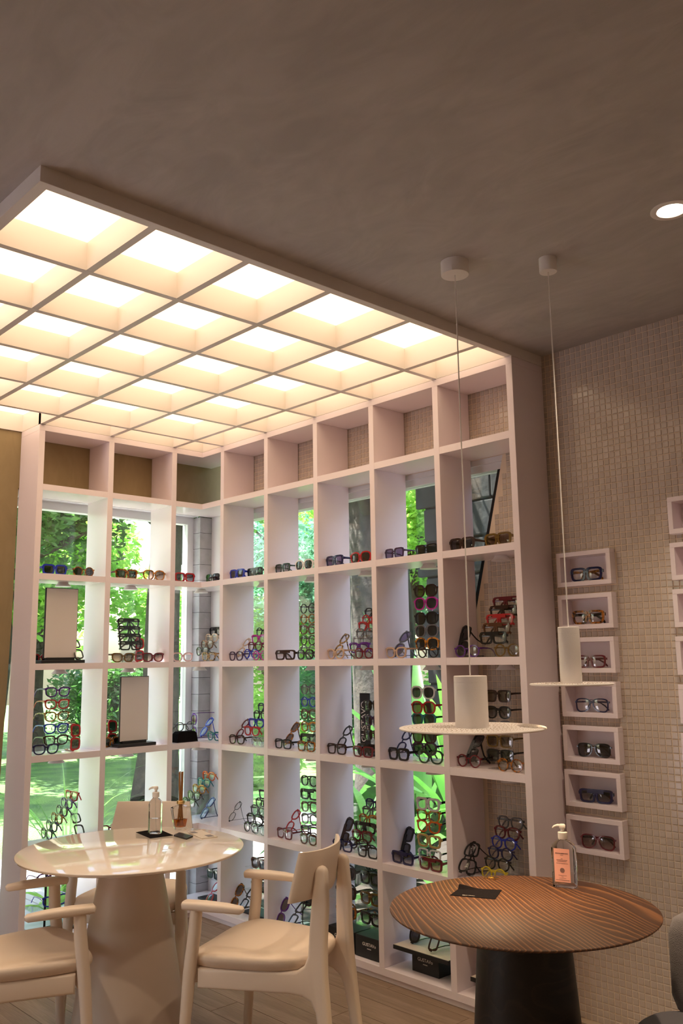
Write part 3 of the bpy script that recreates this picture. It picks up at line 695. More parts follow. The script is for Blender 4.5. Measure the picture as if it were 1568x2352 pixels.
def put(cell, row, px, dep, sty, col, lens, mode='stand', dyaw=0, fold=0, note='', temple_col=None, face=None):
    zs = ROWZ[row]; py = 1520
    if face == 'L': p = atx(px, 1300, D2 - dep); yaw = PI / 2
    elif face == 'R': p = aty(px, 1300, -D + dep); yaw = 0
    else: p, yaw = place(cell, px, 1500, dep)
    # refine so that the given pixel column is matched at shelf height
    for _ in range(4):
        x_, y_, _z = pj((p.x, p.y, zs + .02)); q = (px - x_) / FPX * _z
        if (face or cell[0]) == 'L': p = Vector((p.x, p.y + q / AR.y, zs))
        else: p = Vector((p.x + q / AR.x, p.y, zs))
    return glasses(sty, col, lens, (p.x, p.y, zs), yaw + math.radians(dyaw), mode, f'{note}{ROWN[row]}, {BAY[cell]}', fold=fold, temple_col=temple_col, bounds=bay_bounds(cell))

def loc_in(cell, row, px, dep, face=None, zoff=.02):
    """base point on the shelf of a bay under image column px, dep behind the shelf's front edge"""
    zs = ROWZ[row]; L_ = (face or cell[0]) == 'L'
    p = atx(px, 1500, D2 - dep) if L_ else aty(px, 1500, -D + dep)
    for _ in range(4):
        x_, y_, z_ = pj((p.x, p.y, zs + zoff)); q = (px - x_) / FPX * z_
        p = Vector((p.x, p.y + q / AR.y, zs)) if L_ else Vector((p.x + q / AR.x, p.y, zs))
    b_ = bay_bounds(cell); hw = .078
    if L_: p.y = min(max(p.y, b_[2] + hw), b_[3] - hw)
    else: p.x = min(max(p.x, b_[0] + hw), b_[1] - hw)
    return p, (PI / 2 if L_ else 0.0)
ORD = ['top', 'second', 'third', 'fourth', 'fifth', 'sixth', 'seventh']
def zof(px, py, p):   # height seen at pixel row py above ground point p
    lo, hi = 0, 3
    for _ in range(40):
        md = (lo + hi) / 2
        if pj((p.x, p.y, md))[1] > py: lo = md
        else: hi = md
    return lo
def tower(cell, row, px, dep, items, face=None, fold=0, shelfnote=''):
    p, yaw = loc_in(cell, row, px, dep, face); zs = ROWZ[row]
    s = empty('acrylic_stand', (p.x, p.y, zs), yaw); tag(s, f'clear acrylic eyewear tower {ROWN[row]}, {BAY[cell]}', 'display stand', 'acrylic eyewear stands')
    zt = [zof(px, it[0], p) - zs for it in items]
    zt = [max(z, .012) for z in zt]
    MB().box(-.04, .04, -.035, .05, .0003, .004, c=.001).obj('base', 'acrylic', s)
    hmax = max(zt) + .045
    MB().box(-.016, -.012, .018, .024, .004, hmax).box(.012, .016, .018, .024, .004, hmax).box(-.016, .016, .0185, .0235, hmax - .004, hmax).obj('upright', 'acrylic', s)
    Rz = Matrix.Rotation(yaw, 3, 'Z')
    for i, it in enumerate(items):
        _, sty, col, lens = it[:4]; G = glasses_meshes(sty)
        zb = zt[i] + G['zb'] - .0075
        MB().box(-.006, .006, -.001, .02, zb - .003, zb).box(-.006, .006, -.004, -.001, zb - .003, zb + .002).obj('nose_rest', 'acrylic', s)
        glasses(sty, col, lens, (p.x, p.y, zs + zt[i]), yaw, 'stand', f'{ORD[i]} on tower, {ROWN[row][3:]}, {BAY[cell]}', 'eyewear on acrylic stands', sit=False, fold=fold, temple_col=it[4] if len(it) > 4 else None)
def stairs(cell, row, px, dep, items, dz=.036, dd=.025, z0=.03, face='R', fold=78, yaw0=None):
    p, yaw = loc_in(cell, row, px, dep, face, z0); yaw = yaw if yaw0 is None else yaw0; zs = ROWZ[row]
    s = empty('acrylic_steps', (p.x, p.y, zs), yaw); tag(s, f'clear acrylic stepped eyewear riser {ROWN[row]}, {BAY[cell]}', 'display stand', 'acrylic eyewear risers')
    n = len(items)
    for i, (sty, col, lens) in enumerate(items):
        z = z0 + i * dz; y = i * dd
        MB().box(-.05, .05, y - .006, y + .018, z - .003, z).box(-.05, .05, y + .016, y + .018, .0003, z - .003).obj('step', 'acrylic', s)
        q = Matrix.Rotation(yaw, 3, 'Z') @ Vector((0, y, 0))
        glasses(sty, col, lens, (p.x + q.x, p.y + q.y, zs + z), yaw, 'stand', f'{ORD[n - 1 - i]} on riser, {ROWN[row][3:]}, {BAY[cell]}', 'eyewear on acrylic risers', fold=fold)
# ---- upper display shelf
A = 1
put('L1', A, 126, .06, 'chunky', 'blue', 'dark'); put('L1', A, 192, .06, 'round', 'tortoiseshell', 'dark')
put('L2', A, 291, .06, 'chunky', 'tortoiseshell', 'dark'); put('L2', A, 359, .05, 'oversized', 'amber', 'brown_grad')
put('C', A, 425, .05, 'chunky', 'red', 'grad', face='L'); put('C', A, 487, .06, 'square', 'black', 'dark')
put('R1', A, 535, .045, 'chunky', 'blue', 'dark'); put('R1', A, 584, .06, 'flat-top', 'black', 'green')
put('R2', A, 643, .045, 'square', 'dark_green', 'grad', dyaw=-4); put('R2', A, 697, .06, 'oversized', 'white', 'dark')
put('R3', A, 765, .045, 'chunky', 'navy', 'purple', dyaw=-5); put('R3', A, 827, .06, 'oversized', 'red', 'brown')
put('R4', A, 904, .045, 'square', 'dark_purple', 'purple', dyaw=-6); put('R4', A, 978, .06, 'square', 'black', 'green')
put('R5', A, 1056, .045, 'chunky', 'dark_brown', 'dark'); put('R5', A, 1142, .05, 'chunky', 'olive', 'brown')
# ---- second shelf
A = 2
put('L1', A, 92, .19, 'square', 'red', 'dark'); put('L1', A, 186, .10, 'square', 'black', 'clear', 'lean')
put('L2', A, 283, .05, 'cat-eye', 'olive', 'brown_grad'); put('L2', A, 352, .05, 'cat-eye', 'maroon', 'brown_grad'); put('L2', A, 330, .18, 'chunky', 'red', 'dark', 'upright')
stairs('L2', A, 300, .15, [('flat-top', 'black', 'clear')] * 4, dz=.045, dd=.010, z0=.07, face='L')
put('C', A, 420, .05, 'cat-eye', 'pink', 'clear', face='L'); put('C', A, 478, .05, 'cat-eye', 'leopard', 'clear')
stairs('C', A, 452, .12, [('pantos', 'black', 'clear'), ('pantos', 'brown', 'clear'), ('pantos', 'beige', 'clear'), ('flat-top', 'black', 'clear')], dz=.042, dd=.035, z0=.035)
put('R1', A, 541, .045, 'pantos', 'dark_purple', 'clear'); put('R1', A, 566, .13, 'pantos', 'beige', 'clear', 'lean')
stairs('R1', A, 575, .07, [('round', 'blue', 'clear'), ('pantos', 'maroon', 'clear'), ('cat-eye', 'magenta', 'clear'), ('round', 'black', 'clear')], dz=.042, dd=.03, z0=.012)
put('R1', A, 596, .035, 'round', 'magenta', 'clear')
put('R2', A, 634, .045, 'flat-top', 'dark_brown', 'clear', dyaw=8); put('R2', A, 700, .045, 'pantos', 'black', 'clear')
tower('R2', A, 707, .10, [(1409, 'round', 'black', 'clear'), (1433, 'round', 'tortoiseshell', 'clear'), (1457, 'cat-eye', 'brown', 'clear'), (1482, 'round', 'dark_brown', 'clear'), (1504, 'round', 'grey', 'clear')])
put('R3', A, 757, .045, 'cat-eye', 'beige', 'clear', dyaw=-6); put('R3', A, 792, .12, 'cat-eye', 'leopard', 'clear', 'lean')
put('R3', A, 835, .04, 'pantos', 'maroon', 'clear')
stairs('R3', A, 824, .09, [('cat-eye', 'purple', 'clear'), ('pantos', 'clear', 'clear'), ('pantos', 'grey', 'clear'), ('cat-eye', 'red', 'clear'), ('round', 'red', 'clear'), ('pantos', 'black', 'clear')], dz=.036, dd=.022, z0=.03)
put('R4', A, 907, .045, 'cat-eye', 'beige', 'clear', dyaw=-4); put('R4', A, 934, .12, 'oversized', 'grey', 'purple', 'lean')
put('R4', A, 982, .045, 'round', 'black', 'clear')
tower('R4', A, 980, .12, [(1372, 'oversized', 'dark_brown', 'brown'), (1401, 'oversized', 'magenta', 'dark'), (1435, 'oversized', 'black', 'dark'), (1464, 'oversized', 'grey', 'dark'), (1494, 'oversized', 'amber', 'dark')])
put('R5', A, 1067, .045, 'round', 'purple', 'clear', dyaw=6); put('R5', A, 1084, .15, 'flat-top', 'black', 'dark', 'lean', fold=20)
put('R5', A, 1163, .03, 'round', 'olive', 'clear')
stairs('R5', A, 1131, .065, [('flat-top', 'black', 'clear'), ('flat-top', 'brown', 'clear'), ('flat-top', 'red', 'clear'), ('flat-top', 'dark_brown', 'clear'), ('flat-top', 'maroon', 'clear')], dz=.0395, dd=.027, z0=.055)
# ---- third shelf
A = 3
tower('L1', A, 128, .10, [(1601, 'cat-eye', 'purple', 'clear'), (1629, 'cat-eye', 'red', 'clear'), (1657, 'cat-eye', 'leopard', 'clear'), (1685, 'cat-eye', 'blue', 'clear'), (1712, 'cat-eye', 'dark_brown', 'clear')])
put('L1', A, 106, .03, 'cat-eye', 'navy', 'clear'); put('L1', A, 184, .08, 'chunky', 'red', 'brown', 'upright')
put('L2', A, 267, .20, 'chunky', 'red', 'dark', 'upright'); put('L2', A, 256, .12, 'chunky', 'tortoiseshell', 'dark')
put('C', A, 461, .17, 'oversized', 'purple', 'brown', 'upright'); put('C', A, 480, .09, 'pantos', 'blue', 'clear', 'lean'); put('C', A, 497, .12, 'pantos', 'teal', 'clear')
put('R1', A, 535, .045, 'pantos', 'dark_brown', 'clear', dyaw=5); put('R1', A, 592, .03, 'round', 'clear', 'clear')
stairs('R1', A, 577, .08, [('cat-eye', 'red', 'clear'), ('cat-eye', 'blue', 'clear'), ('pantos', 'black', 'clear'), ('pantos', 'navy', 'clear')], dz=.042, dd=.032, z0=.05)
put('R1', A, 562, .13, 'pantos', 'maroon', 'clear', 'lean')
put('R2', A, 644, .045, 'square', 'black', 'clear'); put('R2', A, 678, .13, 'cat-eye', 'tortoiseshell', 'brown', 'lean'); put('R2', A, 702, .035, 'square', 'tortoiseshell', 'clear')
tower('R2', A, 709, .10, [(1595, 'round', 'grey', 'clear'), (1624, 'round', 'blue', 'clear'), (1652, 'pantos', 'brown', 'clear'), (1681, 'pantos', 'amber', 'clear'), (1709, 'flat-top', 'black', 'clear')])
put('R3', A, 767, .045, 'square', 'dark_brown', 'clear'); put('R3', A, 800, .12, 'pantos', 'black', 'clear', 'lean'); put('R3', A, 832, .03, 'square', 'maroon', 'clear'); put('R3', A, 842, .09, 'chunky', 'black', 'dark')
put('R4', A, 905, .045, 'chunky', 'black', 'clear', dyaw=-5); put('R4', A, 938, .12, 'pantos', 'navy', 'clear', 'lean'); put('R4', A, 987, .035, 'oversized', 'dark_green', 'clear')
tower('R4', A, 974, .11, [(1606, 'oversized', 'white', 'dark', 'black'), (1641, 'oversized', 'red', 'brown', 'red'), (1668, 'oversized', 'teal', 'dark', 'black'), (1708, 'oversized', 'dark_brown', 'dark'), (1735, 'oversized', 'dark_purple', 'dark')])
put('R5', A, 1072, .045, 'round', 'maroon', 'clear', temple_col='black'); put('R5', A, 1102, .12, 'flat-top', 'black', 'dark', 'lean'); put('R5', A, 1170, .03, 'round', 'tortoiseshell', 'clear')
tower('R5', A, 1148, .085, [(1613, 'square', 'dark_brown', 'brown'), (1651, 'pantos', 'black', 'grad'), (1684, 'pantos', 'grey', 'dark'), (1717, 'square', 'olive', 'brown'), (1750, 'square', 'black', 'green')])
# ---- fourth shelf
A = 4
stairs('L1', A, 105, .11, [('pantos', 'black', 'clear'), ('pantos', 'navy', 'clear'), ('pantos', 'tortoiseshell', 'clear'), ('pantos', 'dark_purple', 'clear'), ('pantos', 'purple', 'clear'), ('cat-eye', 'red', 'clear')], dz=.036, dd=.027, z0=.02, face='L', yaw0=0.0)
put('L1', A, 188, .08, 'square', 'black', 'clear', 'lean'); put('L2', A, 253, .06, 'pantos', 'maroon', 'clear')
stairs('C', A, 432, .03, [('pantos', 'black', 'clear'), ('pantos', 'dark_brown', 'clear'), ('pantos', 'amber', 'clear'), ('pantos', 'teal', 'clear'), ('pantos', 'orange', 'clear')], dz=.035, dd=.036, z0=.07)
put('C', A, 482, .06, 'square', 'navy', 'clear', 'lean')
put('R1', A, 545, .08, 'wire', 'black', 'clear', 'lean'); put('R1', A, 575, .03, 'round', 'black', 'clear'); put('R1', A, 604, .02, 'wire', 'grey', 'clear')
stairs('R1', A, 584, .075, [('oversized', 'black', 'clear'), ('oversized', 'grey', 'clear'), ('round', 'black', 'clear'), ('cat-eye', 'dark_purple', 'clear')], dz=.042, dd=.028, z0=.03)
put('R2', A, 652, .045, 'square', 'maroon', 'clear', dyaw=-5); put('R2', A, 680, .12, 'pantos', 'red', 'clear', 'lean'); put('R2', A, 707, .03, 'pantos', 'brown', 'clear')
tower('R2', A, 710, .10, [(1806, 'pantos', 'black', 'clear'), (1837, 'flat-top', 'black', 'clear'), (1866, 'pantos', 'brown', 'clear'), (1894, 'pantos', 'grey', 'clear'), (1921, 'square', 'dark_purple', 'clear')])
put('R3', A, 785, .045, 'square', 'navy', 'clear'); put('R3', A, 804, .13, 'flat-top', 'dark_brown', 'dark', 'lean', fold=25); put('R3', A, 843, .025, 'square', 'black', 'clear')
stairs('R3', A, 822, .06, [('pantos', 'dark_brown', 'clear'), ('square', 'maroon', 'clear'), ('flat-top', 'black', 'clear'), ('pantos', 'amber', 'clear'), ('pantos', 'grey', 'clear'), ('pantos', 'navy', 'clear')], dz=.034, dd=.024, z0=.02)
put('R4', A, 923, .045, 'flat-top', 'navy', 'grad', dyaw=-4); put('R4', A, 987, .04, 'flat-top', 'maroon', 'brown_grad', dyaw=-3); put('R4', A, 944, .14, 'flat-top', 'black', 'dark', 'lean', fold=22)
tower('R4', A, 985, .12, [(1862, 'chunky', 'white', 'clear', 'black'), (1888, 'cat-eye', 'amber', 'clear', 'black'), (1913, 'cat-eye', 'orange', 'clear', 'black'), (1947, 'chunky', 'gold', 'clear', 'black'), (1978, 'square', 'white', 'clear', 'black')])
stairs('R5', A, 1133, .04, [('round', 'yellow', 'clear'), ('round', 'black', 'clear'), ('round', 'navy', 'clear'), ('round', 'blue', 'clear'), ('pantos', 'maroon', 'clear'), ('pantos', 'grey', 'clear')], dz=.038, dd=.026, z0=.012)
put('R5', A, 1066, .06, 'pantos', 'black', 'clear', 'lean'); put('R5', A, 1098, .10, 'square', 'black', 'clear', 'lean', fold=20)

# ---- bottom shelf: black cartons, trays, racks, signs
def carton(cell, x0, x1, dep, dpt, z0, h, label, txt=True):
    cx_ = (x0 + x1) / 2; b = empty('gift_box', (cx_, -D + dep + dpt / 2, z0)); tag(b, label, 'box', 'black boxes on the bottom shelf')
    MB().box(-(x1 - x0) / 2, (x1 - x0) / 2, -dpt / 2, dpt / 2, 0.0003, h, c=.0015).obj('carton', 'black_card', b)
    if txt:
        for s_, sz, dz in (('GUSTAVo', .021, .012), ('EYEWEAR', .006, -.006)):
            o = link('lettering', text_mesh(s_, sz), 'print_white', b, (0, -dpt / 2 - .0006, h * .52 + dz), (PI / 2, 0, 0))
    return b
zb6 = ZS[6]
carton('R3', 1.338, 1.527, .035, .15, zb6, .098, 'black lettered box under the glass rack, beside its twin and nearer the corner')
carton('R3', 1.534, 1.722, .035, .15, zb6, .098, 'black lettered box under the glass rack, against the fourth divider')
carton('R4', 1.87, 2.03, .07, .13, zb6, .088, 'black lettered box carrying a beige-topped display tray')
def tray(x0, x1, dep, dpt, z0, label):
    b = empty('display_tray', ((x0 + x1) / 2, -D + dep + dpt / 2, z0)); tag(b, label, 'tray', 'black display trays')
    w_ = (x1 - x0) / 2
    MB().box(-w_, w_, -dpt / 2, dpt / 2, .0003, .018, c=.001).obj('tray_body', 'black_card', b)
    MB().box(-w_ + .003, w_ - .003, -dpt / 2 + .003, dpt / 2 - .003, .0175, .0195).obj('tray_lining', 'tray_top', b)
zt4 = zb6 + .0885
tray(1.80, 2.13, .02, .20, zt4, 'black tray with beige top balanced on a black box')
glasses('oversized', 'black', 'dark', (1.905, -D + .10, zt4 + .0197), 0, 'lean', 'on beige tray, nearer the third divider', fold=20)
glasses('square', 'dark_brown', 'clear', (2.05, -D + .07, zt4 + .0197), 0, 'lean', 'on beige tray, nearer the fifth divider', fold=35)
carton('R5', 2.30, 2.46, .09, .12, zb6, .05, 'low black box under the tray behind the brown table', False)
tray(2.24, 2.56, .03, .19, zb6 + .0505, 'black tray with beige top behind the brown table base')
glasses('chunky', 'red', 'dark', (2.335, -D + .07, zb6 + .0703), 0, 'stand', 'on the tray behind the brown table')
# glass rack in the third bay
rk = empty('glass_rack', (1.53, -.14, zb6)); tag(rk, 'three-tier glass eyewear rack with lettered header above black boxes', 'display stand')
tz = [.145, .236, .327]
for q, z in enumerate(tz):
    MB().box(-.188, .188, -.06, .10, z - .005, z).obj('glass_shelf', 'acrylic', rk)
    for k_, (xx, cc, ss) in enumerate((( -.085, ['black', 'dark_brown', 'dark_green'][2 - q], 'chunky'), (.09, ['amber', 'olive', 'black'][2 - q] if q != 1 else 'olive', 'chunky'))):
        cc2 = [('tortoiseshell', 'black'), ('dark_brown', 'olive'), ('grey', 'dark_green')][q][k_]
        glasses(ss, cc2, 'dark' if k_ == 0 else 'grad', (1.53 + xx, -.14 - .04, zb6 + z + .0002), 0, 'stand', f'on the {["lowest", "middle", "top"][q]} tier of the glass rack', 'sunglasses on the glass rack')
for sx in (-1, 1): MB().box(sx * .184 - .003, sx * .184 + .003, .085, .095, .0985, .41).obj('post', 'acrylic', rk)
MB().box(-.188, .188, .09, .094, .335, .41).obj('header', 'acrylic', rk)
link('lettering', text_mesh('GUSTAVO', .062), 'print_black', rk, (.065, .088, .375), (PI / 2, 0, 0))
# black-rod racks in first, second bays and window bays
def rod_rack(x, y, yaw, hs, label, sign=None, mirror_txt=False):
    r_ = empty('rod_rack', (x, y, zb6), yaw); tag(r_, label, 'display stand', 'black rod racks on the bottom shelf')
    MB().box(-.13, .13, -.05, .06, .0003, .012, c=.001).obj('base', 'black_card', r_)
    MB().tube([(0, .05, .011), (0, .05, .385)], [.006, .006], 10).obj('rod', 'dark_metal', r_, True)
    for h in hs: MB().box(-.12, .12, -.04, .075, h - .005, h).obj('glass_shelf', 'acrylic', r_)
    if sign:
        sx = .075; MB().box(sx - .075, sx + .075, .044, .047, .30, .385).obj('sign_plate', 'acrylic', r_)
        link('lettering', text_mesh('GUSTAVO', .032), 'print_black', r_, (sx, .0435 if not mirror_txt else .0475, .355), (PI / 2, 0, PI if mirror_txt else 0))
        link('lettering', text_mesh('EYEWEAR', .013), 'print_black', r_, (sx, .0435 if not mirror_txt else .0475, .325), (PI / 2, 0, PI if mirror_txt else 0))
    return r_
rod_rack(.69, -.10, 0, [.13, .25], 'black rod rack with lettered sign, first long-wing bay', True)
glasses('chunky', 'brown', 'dark', (.69, -.135, zb6 + .2502), 0, 'stand', 'on the upper glass of the first-bay rack', 'sunglasses on the rod racks')
glasses('chunky', 'black', 'dark', (.69, -.135, zb6 + .1302), 0, 'stand', 'on the lower glass of the first-bay rack', 'sunglasses on the rod racks')
glasses('oversized', 'tortoiseshell', 'brown', (.535, -D + .09, zb6), 0, 'lean', 'beside the first-bay rack', fold=30); glasses('square', 'black', 'clear', (.685, -D + .05, zb6 + .0122), 0, 'lean', 'on the base of the first-bay rack', fold=45)
rod_rack(1.14, -.10, 0, [.13, .25], 'black rod rack with two glass shelves, second long-wing bay')
glasses('chunky', 'dark_purple', 'dark', (1.14, -.135, zb6 + .2502), 0, 'stand', 'on the upper glass of the second-bay rack', 'sunglasses on the rod racks'); glasses('chunky', 'dark_brown', 'dark', (1.14, -.135, zb6 + .1302), 0, 'stand', 'on the lower glass of the second-bay rack', 'sunglasses on the rod racks')
glasses('oversized', 'purple', 'brown', (.972, -D + .07, zb6), 0, 'lean', 'beside the second-bay rack', fold=25); glasses('square', 'black', 'clear', (1.12, -D + .04, zb6 + .0122), 0, 'lean', 'on the base of the second-bay rack', fold=48)
rod_rack(.10, -1.08, PI / 2, [.13, .25], 'black rod rack with back-to-front lettering, outer window bay', True, True)
glasses('cat-eye', 'blue', 'clear', (.13, -1.06, zb6 + .1302), PI / 2, 'stand', 'on the lower glass of the outer-window rack', 'eyewear on the rod racks'); glasses('pantos', 'purple', 'clear', (.13, -1.10, zb6 + .2502), PI / 2, 'stand', 'on the upper glass of the outer-window rack', 'eyewear on the rod racks')
rod_rack(.26, -.11, 0, [.13, .25], 'black rod rack with two glass shelves, corner bay')
glasses('square', 'black', 'dark', (.26, -.14, zb6 + .1302), 0, 'stand', 'on the lower glass of the corner rack', 'sunglasses on the rod racks'); glasses('square', 'grey', 'dark', (.26, -.14, zb6 + .2502), 0, 'stand', 'on the upper glass of the corner rack', 'sunglasses on the rod racks')
glasses('pantos', 'red', 'clear', (.38, -D + .03, zb6), 0, 'lean', 'beside the corner rack')
# black lettered banner on third shelf, third bay
p, _ = loc_in('R3', 3, 838, .20, 'R', .1)
bn = empty('lettered_banner', (p.x, p.y, ZS[4])); tag(bn, 'black upright banner with white sideways lettering behind the eyewear', 'sign')
MB().box(-.036, .036, 0, .006, .0003, .30).obj('board', 'black_card', bn)
link('lettering', text_mesh('GUSTAVO', .045), 'print_white', bn, (-.008, -.0006, .155), (PI / 2, -PI / 2, 0)); link('lettering', text_mesh('EYEWEAR', .018), 'print_white', bn, (.022, -.0006, .155), (PI / 2, -PI / 2, 0))
tower('R3', 3, 857, .11, [(1633, 'square', 'black', 'dark'), (1668, 'square', 'dark_purple', 'dark'), (1701, 'square', 'dark_brown', 'dark')], 'R')
# table mirrors
def table_mirror(cell, row, px0, px1, py_top, label):
    p0, yaw = loc_in(cell, row, px0, .09); p1, _ = loc_in(cell, row, px1, .09); c_ = (p0 + p1) / 2; W_ = (p1 - p0).length
    t = empty('table_mirror', (c_.x, c_.y, ROWZ[row]), yaw); tag(t, label, 'mirror', 'tabletop mirrors'); H_ = zof((px0 + px1) / 2, py_top, c_) - ROWZ[row]
    MB().box(-W_ / 2 - .03, W_ / 2 + .03, -.05, .075, .0003, .018, c=.002).obj('base', 'black_plastic', t)
    MB().box(-W_ / 2 + .015, W_ / 2 - .015, -.016, .016, .017, .032, c=.002).obj('clamp', 'black_plastic', t)
    MB().box(-W_ / 2, W_ / 2, -.006, .009, .026, H_, c=.0035).obj('frame', 'black_plastic', t)
    MB().box(-W_ / 2 + .004, W_ / 2 - .004, -.0072, -.0062, .03, H_ - .004).obj('painted_mirror_face', 'mirror', t)  # plain pale face, the reflection is only a colour
table_mirror('L1', 2, 96, 174, 1351, 'black framed tabletop mirror, reflection painted flat pale, second shelf, outer window bay')
table_mirror('L2', 3, 272, 345, 1553, 'black framed tabletop mirror, reflection painted flat pale, third shelf, inner window bay')
# spectacle case in the corner bay
p, _ = loc_in('C', 3, 424, .07, 'L')
cs = prism_x(-.03, .03, [(-.075, .0003), (.075, .0003), (.066, .05), (.05, .062), (-.05, .062), (-.066, .05)]).obj('spectacle_case', 'black_cloth'); cs.location = p; tag(cs, 'black soft spectacle case in the corner bay', 'case')
glasses('round', 'grey', 'clear', (p.x, p.y, p.z + .0622), PI / 2, 'stand', 'lying on the black case', fold=70)

# puck lights under the shelves
pm = MB().lathe([(.042, 0), (.045, -.004), (.036, -.022), (.034, -.023), (.030, -.020)], 36, cap1=True).mesh('puck_body', True, 40)
plm = MB().lathe([(.030, -.0205), (.030, -.0215)], 28).mesh('puck_lens')
flare = MB().lathe([(.028, 0), (.030, -.006), (.044, -.021), (.045, -.0235), (.041, -.0235)], 36).mesh('puck_body', True, 40)
for s in (2, 3, 4, 5):
    for cell in ('L1', 'L2', 'C', 'R1', 'R2', 'R3', 'R4', 'R5'):
        if s == 5 and cell in ('L1', 'L2'): continue
        if cell[0] == 'R': k = int(cell[1]) - 1; x, y = (XV[k] + XV[k + 1]) / 2 + .03, -.105
        elif cell == 'C': x, y = .14, -.17
        else: k = int(cell[1]) - 1; x, y = .12, (YL[k] + YL[k + 1]) / 2
        t = empty('puck_light', (x, y, ZS[s] - T)); tag(t, f'white round puck light under the {["upper", "second", "third", "fourth"][s - 2]} shelf, {BAY[cell]}', 'puck light', 'puck lights under the shelves')
        link('puck_body', flare, 'puck_white', t)

# ------------------------------------------------------------------ wall boxes
def wall_box(x0, z0, label, W_=.257, H_=.146, DP=.040, BK=.048):
    t = empty('wall_box', (x0 + W_ / 2, 0, z0)); tag(t, label, 'wall box', 'small white display boxes set into the tiled wall'); a, th = W_ / 2, .019
    MB().box(-a, a, -DP, BK, 0, th, c=.001).obj('bottom_board', 'shelf_white', t); MB().box(-a, a, -DP, BK, H_ - th, H_, c=.001).obj('top_board', 'shelf_white', t)
    for s in (-1, 1): MB().box(s * a, s * (a - th), -DP, BK, th, H_ - th).obj('side_board', 'shelf_white', t)
    MB().box(-a + th, a - th, BK - .008, BK, th, H_ - th).obj('back_board', 'shelf_white', t)
    return t
bxs = [('chunky', 'navy', 'clear', 'amber'), ('chunky', 'tortoiseshell', 'clear', 'black'), ('square', 'maroon', 'clear', None), ('aviator', 'navy', 'clear', None), ('aviator', 'black', 'dark', 'gold'), ('flat-top', 'navy', 'grad', None), ('aviator', 'maroon', 'brown_grad', None)]
ordn = ['topmost', 'second', 'third', 'fourth', 'fifth', 'sixth', 'lowest']
for i in range(7):
    x0, z = BOX1[i]
    wall_box(x0, z, f'{ordn[i]} white wall box in the column beside the shelving side panel')
    sty, col, lens, tc_ = bxs[i]
    glasses(sty, col, lens, (x0 + .128, -.018, z + .0192), math.radians(6), 'stand', f'in the {ordn[i]} wall box', 'eyewear in the wall boxes', temple_col=tc_, fold=68)
for i in range(7):
    x0, z = BOX2[i]; wall_box(x0, z, f'{ordn[i]} white wall box in the outer column on bare tiles')

# ------------------------------------------------------------------ table-top things
def rring(w_, d_, z, n_=4, k=36, cx=0, cy=0):
    out = []
    for q in range(k):
        a = 2 * PI * (q + .5) / k; c, s_ = math.cos(a), math.sin(a)
        out.append((cx + w_ / 2 * math.copysign(abs(c) ** (2 / n_), c), cy + d_ / 2 * math.copysign(abs(s_) ** (2 / n_), s_), z))
    return out
def pump_bottle(name, loc, rz, w_, d_, hb, label, liquid_h, lab=None):
    t = empty(name, loc, rz); tag(t, label, 'bottle')
    b = MB().loft([rring(w_ * .94, d_ * .94, .0004, 5), rring(w_, d_, .004, 5), rring(w_, d_, hb * .80, 5), rring(w_ * .93, d_ * .93, hb * .87, 4), rring(w_ * .6, d_ * .7, hb * .94, 3), rring(.024, .024, hb * .97, 2), rring(.024, .024, hb, 2)], True)
    b.obj('bottle_body', 'clear_glass', t, True, 40)
    MB().loft([rring(w_ * .88, d_ * .88, .005, 5), rring(w_ * .92, d_ * .92, .008, 5), rring(w_ * .92, d_ * .92, liquid_h, 5)]).obj('liquid', 'liquid_clear', t, True, 40)
    MB().lathe([(.0145, hb - .002), (.0150, hb), (.0150, hb + .018), (.0135, hb + .019), (.006, hb + .020), (.006, hb + .030)], 28).obj('pump_collar', 'pump_white', t, True)
    MB().lathe([(.0095, hb + .030), (.010, hb + .032), (.010, hb + .040), (.007, hb + .043)], 24).tube([(0, 0, hb + .037), (-.015, 0, hb + .0375), (-.026, 0, hb + .034), (-.031, 0, hb + .029)], [(.005, .005), (.005, .0045), (.004, .004), (.003, .003)], 10, up=(0, 1, 0)).obj('pump_head', 'pump_white', t, True, 50)
    MB().tube([(0, 0, hb - .002), (.002, 0, hb * .5), (.006, 0, .012)], [.0022] * 3, 8).obj('dip_tube', 'acrylic', t, True)
    if lab:
        lw, z0, z1 = lab; y = -d_ / 2 - .0006
        l_ = MB().box(-lw / 2, lw / 2, y, y + .0004, z0, z1).obj('label', 'label_pink', t)
        rng = random.Random(5)      # print too small to read: rows of fine ink strokes
        for (zz, hh, w0) in ((.014, .0036, .040), (.019, .0016, .010), (.030, .0018, .006), (.034, .0022, .034), (.038, .0018, .030), (.044, .0016, .036), (.080, .0012, .026), (.084, .0012, .006), (.089, .0012, .022), (.094, .0020, .042)):
            ik = MB(); xx = -w0 / 2
            while xx < w0 / 2:
                ww = rng.uniform(.0006, .0022); ik.box(xx, min(xx + ww, w0 / 2), y - .0003, y - .0001, z1 - zz - hh * rng.uniform(.35, .5), z1 - zz + hh * rng.uniform(.3, .5)); xx += ww + .0005
            ik.obj('printed_line', 'label_ink', l_)
        em = MB().lathe([(.0001, 0), (.0075, 0)], 24, cap0=False, cap1=False).obj('emblem', 'label_ink', l_); em.rotation_euler = (PI / 2, 0, 0); em.location = (0, y - .0003, z1 - .065)
    return t
p = atz(356, 1915, .74); pump_bottle('sanitizer_bottle', (p.x, p.y, .7418), math.radians(40), .054, .040, .150, 'clear pump bottle standing on the black cloth, white table', .062)
p = atz(1298, 2036, .74); pump_bottle('sanitizer_bottle', (p.x, p.y, .7402), math.radians(18), .074, .048, .146, 'clear pump bottle with pink label on the brown table', .042, (.050, .018, .118))
